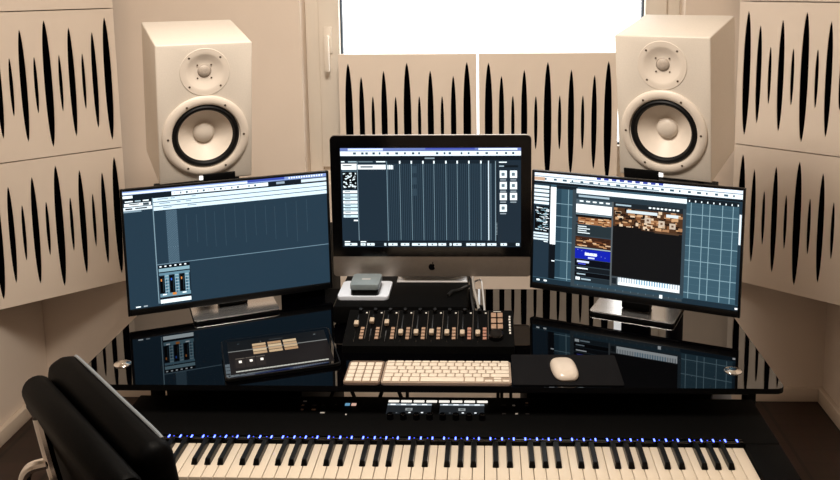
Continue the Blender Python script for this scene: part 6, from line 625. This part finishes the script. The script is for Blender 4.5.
# ------------------------------------------------------------------ speakers and stands
SW, SH, SD = .25, .39, .26
def rot3(yaw, tilt): return (Matrix.Rotation(yaw, 4, 'Z') @ Matrix.Rotation(tilt, 4, 'X'))
def speaker(label):
    t = thing('studio_speaker', label, 'speaker', group='white studio speakers')
    wz, tz = .131, .312
    cab = MB().box(-SW/2, SW/2, 0, SD, 0, SH, .004, 3).build('cabinet', M['spk'], t)
    cut = MB().lathe([(0,-.05),(.0895,-.05),(.0895,.055),(0,.055)], (0,0,wz), 'Y', 72).lathe([(0,-.05),(.050,-.05),(.050,.02),(0,.02)], (0,0,tz), 'Y', 48).build('cut', M['spk'])
    md_ = cab.modifiers.new('cut', 'BOOLEAN'); md_.object = cut; md_.operation = 'DIFFERENCE'; md_.solver = 'EXACT'
    me_ = bpy.data.meshes.new_from_object(cab.evaluated_get(bpy.context.evaluated_depsgraph_get()))
    cab.modifiers.clear(); cab.data = me_; me_.name = 'cabinet'; me_.materials.clear(); me_.materials.append(M['spk'])
    me_.set_sharp_from_angle(angle=math.radians(35)); bpy.data.objects.remove(cut)
    MB().lathe([(.0655,-.0002),(.0645,-.0014),(.058,-.001),(.0505,-.001),(.047,.0003),(.036,.0042),(.024,.0080),(.0200,.0078),(.0182,.0078),(.0182,.014)], (0,0,tz), 'Y', 48).build('waveguide', M['spk_ring'], t)
    MB().lathe([(.0180,.0100),(.0165,.0070),(.012,.0042),(.006,.0028),(0,.0024)], (0,0,tz), 'Y', 32).build('tweeter_dome', M['dome'], t)
    MB().lathe([(.1155,.0004),(.1150,-.004),(.111,-.0072),(.104,-.0085),(.097,-.0082),(.0925,-.0060),(.0912,.002),(.0905,.004)], (0,0,wz), 'Y', 72).build('woofer_ring', M['spk_ring'], t)
    MB().lathe([(.0905,.003),(.088,-.0022),(.083,-.0052),(.078,-.0042),(.0735,.0015),(.0720,.006)], (0,0,wz), 'Y', 72).build('woofer_surround', M['rubber'], t)
    MB().lathe([(.0725,.0045),(.060,.0135),(.045,.0245),(.034,.0320),(.027,.036)], (0,0,wz), 'Y', 72).build('woofer_cone', M['cone'], t)
    MB().lathe([(.0295,.0355),(.0285,.031),(.024,.0255),(.016,.0222),(.008,.0206),(0,.0202)], (0,0,wz), 'Y', 40).build('dust_cap', M['spk_ring'], t)
    pos = [(.0405*a, tz+.0395*b, .0029, -.0008) for a in (-1,1) for b in (-1,1)] + [(.018*a, tz+.018*b, 0.0022, .0062) for a in (-1,1) for b in (-1,1)]
    pos += [(.1005*math.cos(math.radians(60*k)), wz+.1005*math.sin(math.radians(60*k)), .003, -.0084) for k in range(6)]
    for x, z, r, y in pos:
        MB().lathe([(0,y-.0012),(r*.7,y-.0012),(r,y-.0006),(r,y+.003),(0,y+.003)], (x,0,z), 'Y', 14).build('screw', M['screw'], t)
    MB().box(-.020, -.004, -.0014, .0004, .003, .0235, .0006).build('emblem', M['logo'], t)
    return t
M['logo'] = mat('lit_white_emblem', (250, 250, 250), .4, emit=(255, 250, 245), es=1.5)
SPK = ((-.755, 2.315, 1.252, .49, .19), (.4615, 2.292, 1.263, -.49, .165))
spl_ = speaker('white two-way studio speaker behind the left monitor'); spr_ = dup(spl_); spr_['label'] = 'white two-way studio speaker behind the right monitor, beside the window'
for o, (x, y, z, yaw, tl) in zip((spl_, spr_), SPK):
    R = rot3(yaw, tl)
    p = Vector((x, y, z)) - (R.to_3x3() @ Vector((0, 0, SH/2)))
    o.location = p; o.rotation_euler = R.to_euler()
    mir = 1 if yaw > 0 else -1
    B = Matrix.Translation(p) @ R
    foot = B @ Vector((0, SD*.52, -.02))
    stn = thing('speaker_stand', 'black floor stand under the %s white speaker, behind the %s monitor' % (('left','left') if mir > 0 else ('right','right')), 'speaker stand', (foot.x, foot.y, 0), yaw, 'black speaker stands')
    inv = Matrix.Rotation(-yaw, 4, 'Z') @ Matrix.Translation((-foot.x, -foot.y, 0))
    LB = inv @ B
    tp = MB().box(-SW/2+.035, SW/2-.035, -.0155, SD-.04, -.0135, -.001, .002)
    tp.xf(LB).build('top_plate', M['blackmetal'], stn)
    MB().box((-.012 if mir > 0 else -.108), (.075 if mir > 0 else -.012), -.016, -.0096, -.0135, .024, .0015).xf(LB).build('front_lip', M['blackmetal'], stn)
    for sx in (-mir,):
        MB().box(sx*(SW/2-.004)-.017, sx*(SW/2-.004)+.017, -.012, .02, -.0138, -.0012, .0015).box(sx*(SW/2-.02)-.025, sx*(SW/2-.02)+.02, .004, .018, -.0136, -.0014, .001).xf(LB).build('corner_clip', M['rubber'], stn)
    MB().lathe([(.024, .012), (.024, foot.z-.0)], (0,0,0), 'Z', 24).build('pole', M['blackmetal'], stn)
    MB().prism(rrect(.28, .24, .02, 5, 0, .03), 0, .0119, bev=.003).build('base_plate', M['blackmetal'], stn)

# ------------------------------------------------------------------ chair
ch = thing('office_chair', 'black leather office chair with padded back in the left foreground', 'chair', (-.285, 1.375, 0), -math.radians(47))
# local: x along the backrest, y forward (towards the keys)
ryb = -.255
def pad(w_, t_, h_, bev):
    b = MB().box(-w_/2, w_/2, -t_/2, t_/2, 0, h_, bev, 5)
    for v in b.bm.verts: v.co.x *= .80+.20*min(1, max(0, v.co.z/h_)**.8)
    return b
lean = Matrix.Rotation(math.radians(9), 4, 'X')
BT_ = Matrix.Translation((-.005, ryb, .47)) @ lean
FRONT_H, REAR_H = .566, .564
pad(.385, .056, FRONT_H, .026).xf(BT_ @ Matrix.Translation((-.014, 0, 0))).build('back_cushion', M['leather'], ch)
rp = [(.018, 0), (.018, REAR_H-.022)] + [(.0+.0215*math.cos(a_)-.0035, REAR_H-.0215+.0215*math.sin(a_)) for a_ in [PI*k/10 for k in range(0, 11)]] + [(-.023, REAR_H-.045), (-.014, REAR_H-.085), (-.006, REAR_H-.13), (.0, REAR_H-.22), (.0, 0)]
rs = MB().prism(rp, -.19, .185, Matrix(((0,0,1,0),(1,0,0,0),(0,1,0,0),(0,0,0,1))), bev=.008)
for v in rs.bm.verts: v.co.x *= .86+.14*min(1, max(0, v.co.z/REAR_H))
rs.xf(BT_ @ Matrix.Translation((.020, -.046, .002))).build('back_shell', M['leather'], ch)
MB().box(-.23, .23, -.23, .23, 0, .075, .03, 5).xf(Matrix.Translation((-.005, -.01, .43))).build('seat', M['leather'], ch)
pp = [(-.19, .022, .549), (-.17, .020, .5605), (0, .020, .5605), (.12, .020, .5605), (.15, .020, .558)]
MB().tube(pp, .0026, 8).xf(BT_).build('edge_sheen', M['edge_sheen'], ch)  # thin grey tube standing in for window sheen along the cushion's top edge
for sx in (-1, 1):
    bx = sx*.134+.022
    MB().tube([(bx, -.066, .525), (bx-sx*.008, -.068, .46), (bx-sx*.016, -.068, .38), (bx-sx*.02, -.066, .15), (bx-sx*.02, -.062, -.02), (bx-sx*.02, -.03, -.07)], .0085, 10).xf(BT_).build('back_frame', M['chrome'], ch)
    MB().tube([(bx-sx*.008, -.072, .455), (bx+sx*.008, -.095, .45), (bx+sx*.020, -.106, .42), (bx+sx*.03, -.108, .36), (bx+sx*.085, -.085, .25), (bx+sx*.095, -.03, .17), (bx+sx*.09, .05, .10), (bx+sx*.07, .10, .02)], .0085, 10).xf(BT_).build('armrest', M['chrome'], ch)
MB().box(-.23, .22, -.03, .03, .405, .429, .005).build('seat_bar', M['chrome'], ch)
MB().lathe([(.05,.404),(.03,.39),(.026,.15),(.038,.14),(.038,.09)], (0,0,0), 'Z', 24).build('gas_column', M['chrome'], ch)
for k in range(5):
    a = 2*PI*k/5+.3
    l = MB().tube([(.03*math.cos(a), .03*math.sin(a), .11), (.16*math.cos(a), .16*math.sin(a), .095), (.28*math.cos(a), .28*math.sin(a), .072)], .014, 10).build('base_arm', M['chrome'], ch)
    MB().lathe([(0,-.012),(.026,-.012),(.028,-.009),(.028,.009),(.026,.012),(0,.012)], (0,0,0), 'X', 20).xf(Matrix.Translation((.28*math.cos(a), .28*math.sin(a), .028)) @ Matrix.Rotation(a+PI/2, 4, 'Z')).build('caster', M['rubber'], l)
    MB().lathe([(.006,.05),(.006,.075)], (.28*math.cos(a), .28*math.sin(a), 0), 'Z', 10).build('caster_pin', M['blackmetal'], l)

# cables under the desk
GU = 'cables hanging under the desk'
for i, pts in enumerate(([(-.213,2.24,.70),(-.211,2.22,.66),(-.214,2.20,.45),(-.20,2.22,.05),(-.18,2.30,.006)],
                         [(.018,2.24,.70),(.014,2.20,.66),(.028,2.18,.6),(.02,2.2,.05),(.04,2.3,.006)],
                         [(.04,2.24,.70),(.046,2.2,.64),(.036,2.19,.6),(.05,2.2,.05),(.07,2.3,.006)],
                         [(.075,2.24,.70),(.068,2.18,.67),(.06,2.17,.6),(.072,2.2,.05),(.10,2.3,.006)])):
    cable(('black cable hanging under the desk behind the pair of small displays', 'leftmost of three black cables hanging under the desk, right of the small displays', 'middle one of three black cables hanging under the desk, right of small displays', 'rightmost of three black cables hanging under the desk, right of small displays')[i], pts, .0045, M['cable_b'], GU)

# ------------------------------------------------------------------ light
wd = bpy.data.worlds.new('World'); scene.world = wd; wd.use_nodes = True
bg = wd.node_tree.nodes['Background']; bg.inputs['Color'].default_value = (1, .985, .96, 1); bg.inputs['Strength'].default_value = 3.6
def area(name, loc, target, size, power, color, sy=None):
    l = bpy.data.lights.new(name, 'AREA'); l.energy = power; l.color = color; l.size = size
    if sy: l.shape = 'RECTANGLE'; l.size_y = sy
    o = bpy.data.objects.new(name, l); COL.objects.link(o); o.location = loc
    o.rotation_euler = (Vector(target)-Vector(loc)).to_track_quat('-Z', 'Y').to_euler()
    return o
area('ceiling_lamp', (-.3, 1.5, 2.48), (-.3, 1.75, 0), .5, 43, (1, .90, .785))

# ------------------------------------------------------------------ camera
cam = bpy.data.cameras.new('camera'); co = bpy.data.objects.new('camera', cam); COL.objects.link(co)
F, PX, PY, PITCH, ROLL, YAW, EYE = 880., 455., 111., math.radians(8.8), .010, .036, 1.615
cam.sensor_fit = 'HORIZONTAL'; cam.sensor_width = 36; cam.lens = F/840*36
cam.shift_x = (420-PX)/840; cam.shift_y = -(240-PY)/840
cam.clip_start = .05
Rz = Matrix.Rotation(YAW, 3, 'Z')
fw = Rz @ Vector((0, math.cos(PITCH), -math.sin(PITCH))); up0 = Rz @ Vector((0, math.sin(PITCH), math.cos(PITCH))); rt0 = Rz @ Vector((1,0,0))
rt = math.cos(ROLL)*rt0 - math.sin(ROLL)*up0; up = math.sin(ROLL)*rt0 + math.cos(ROLL)*up0
co.matrix_world = Matrix.Translation((0,0,EYE)) @ Matrix((rt, up, -fw)).transposed().to_4x4()
scene.camera = co
vs = scene.view_settings
vs.view_transform = 'Standard'; vs.look = 'None'; vs.gamma = 1; vs.exposure = 0; vs.use_curve_mapping = False
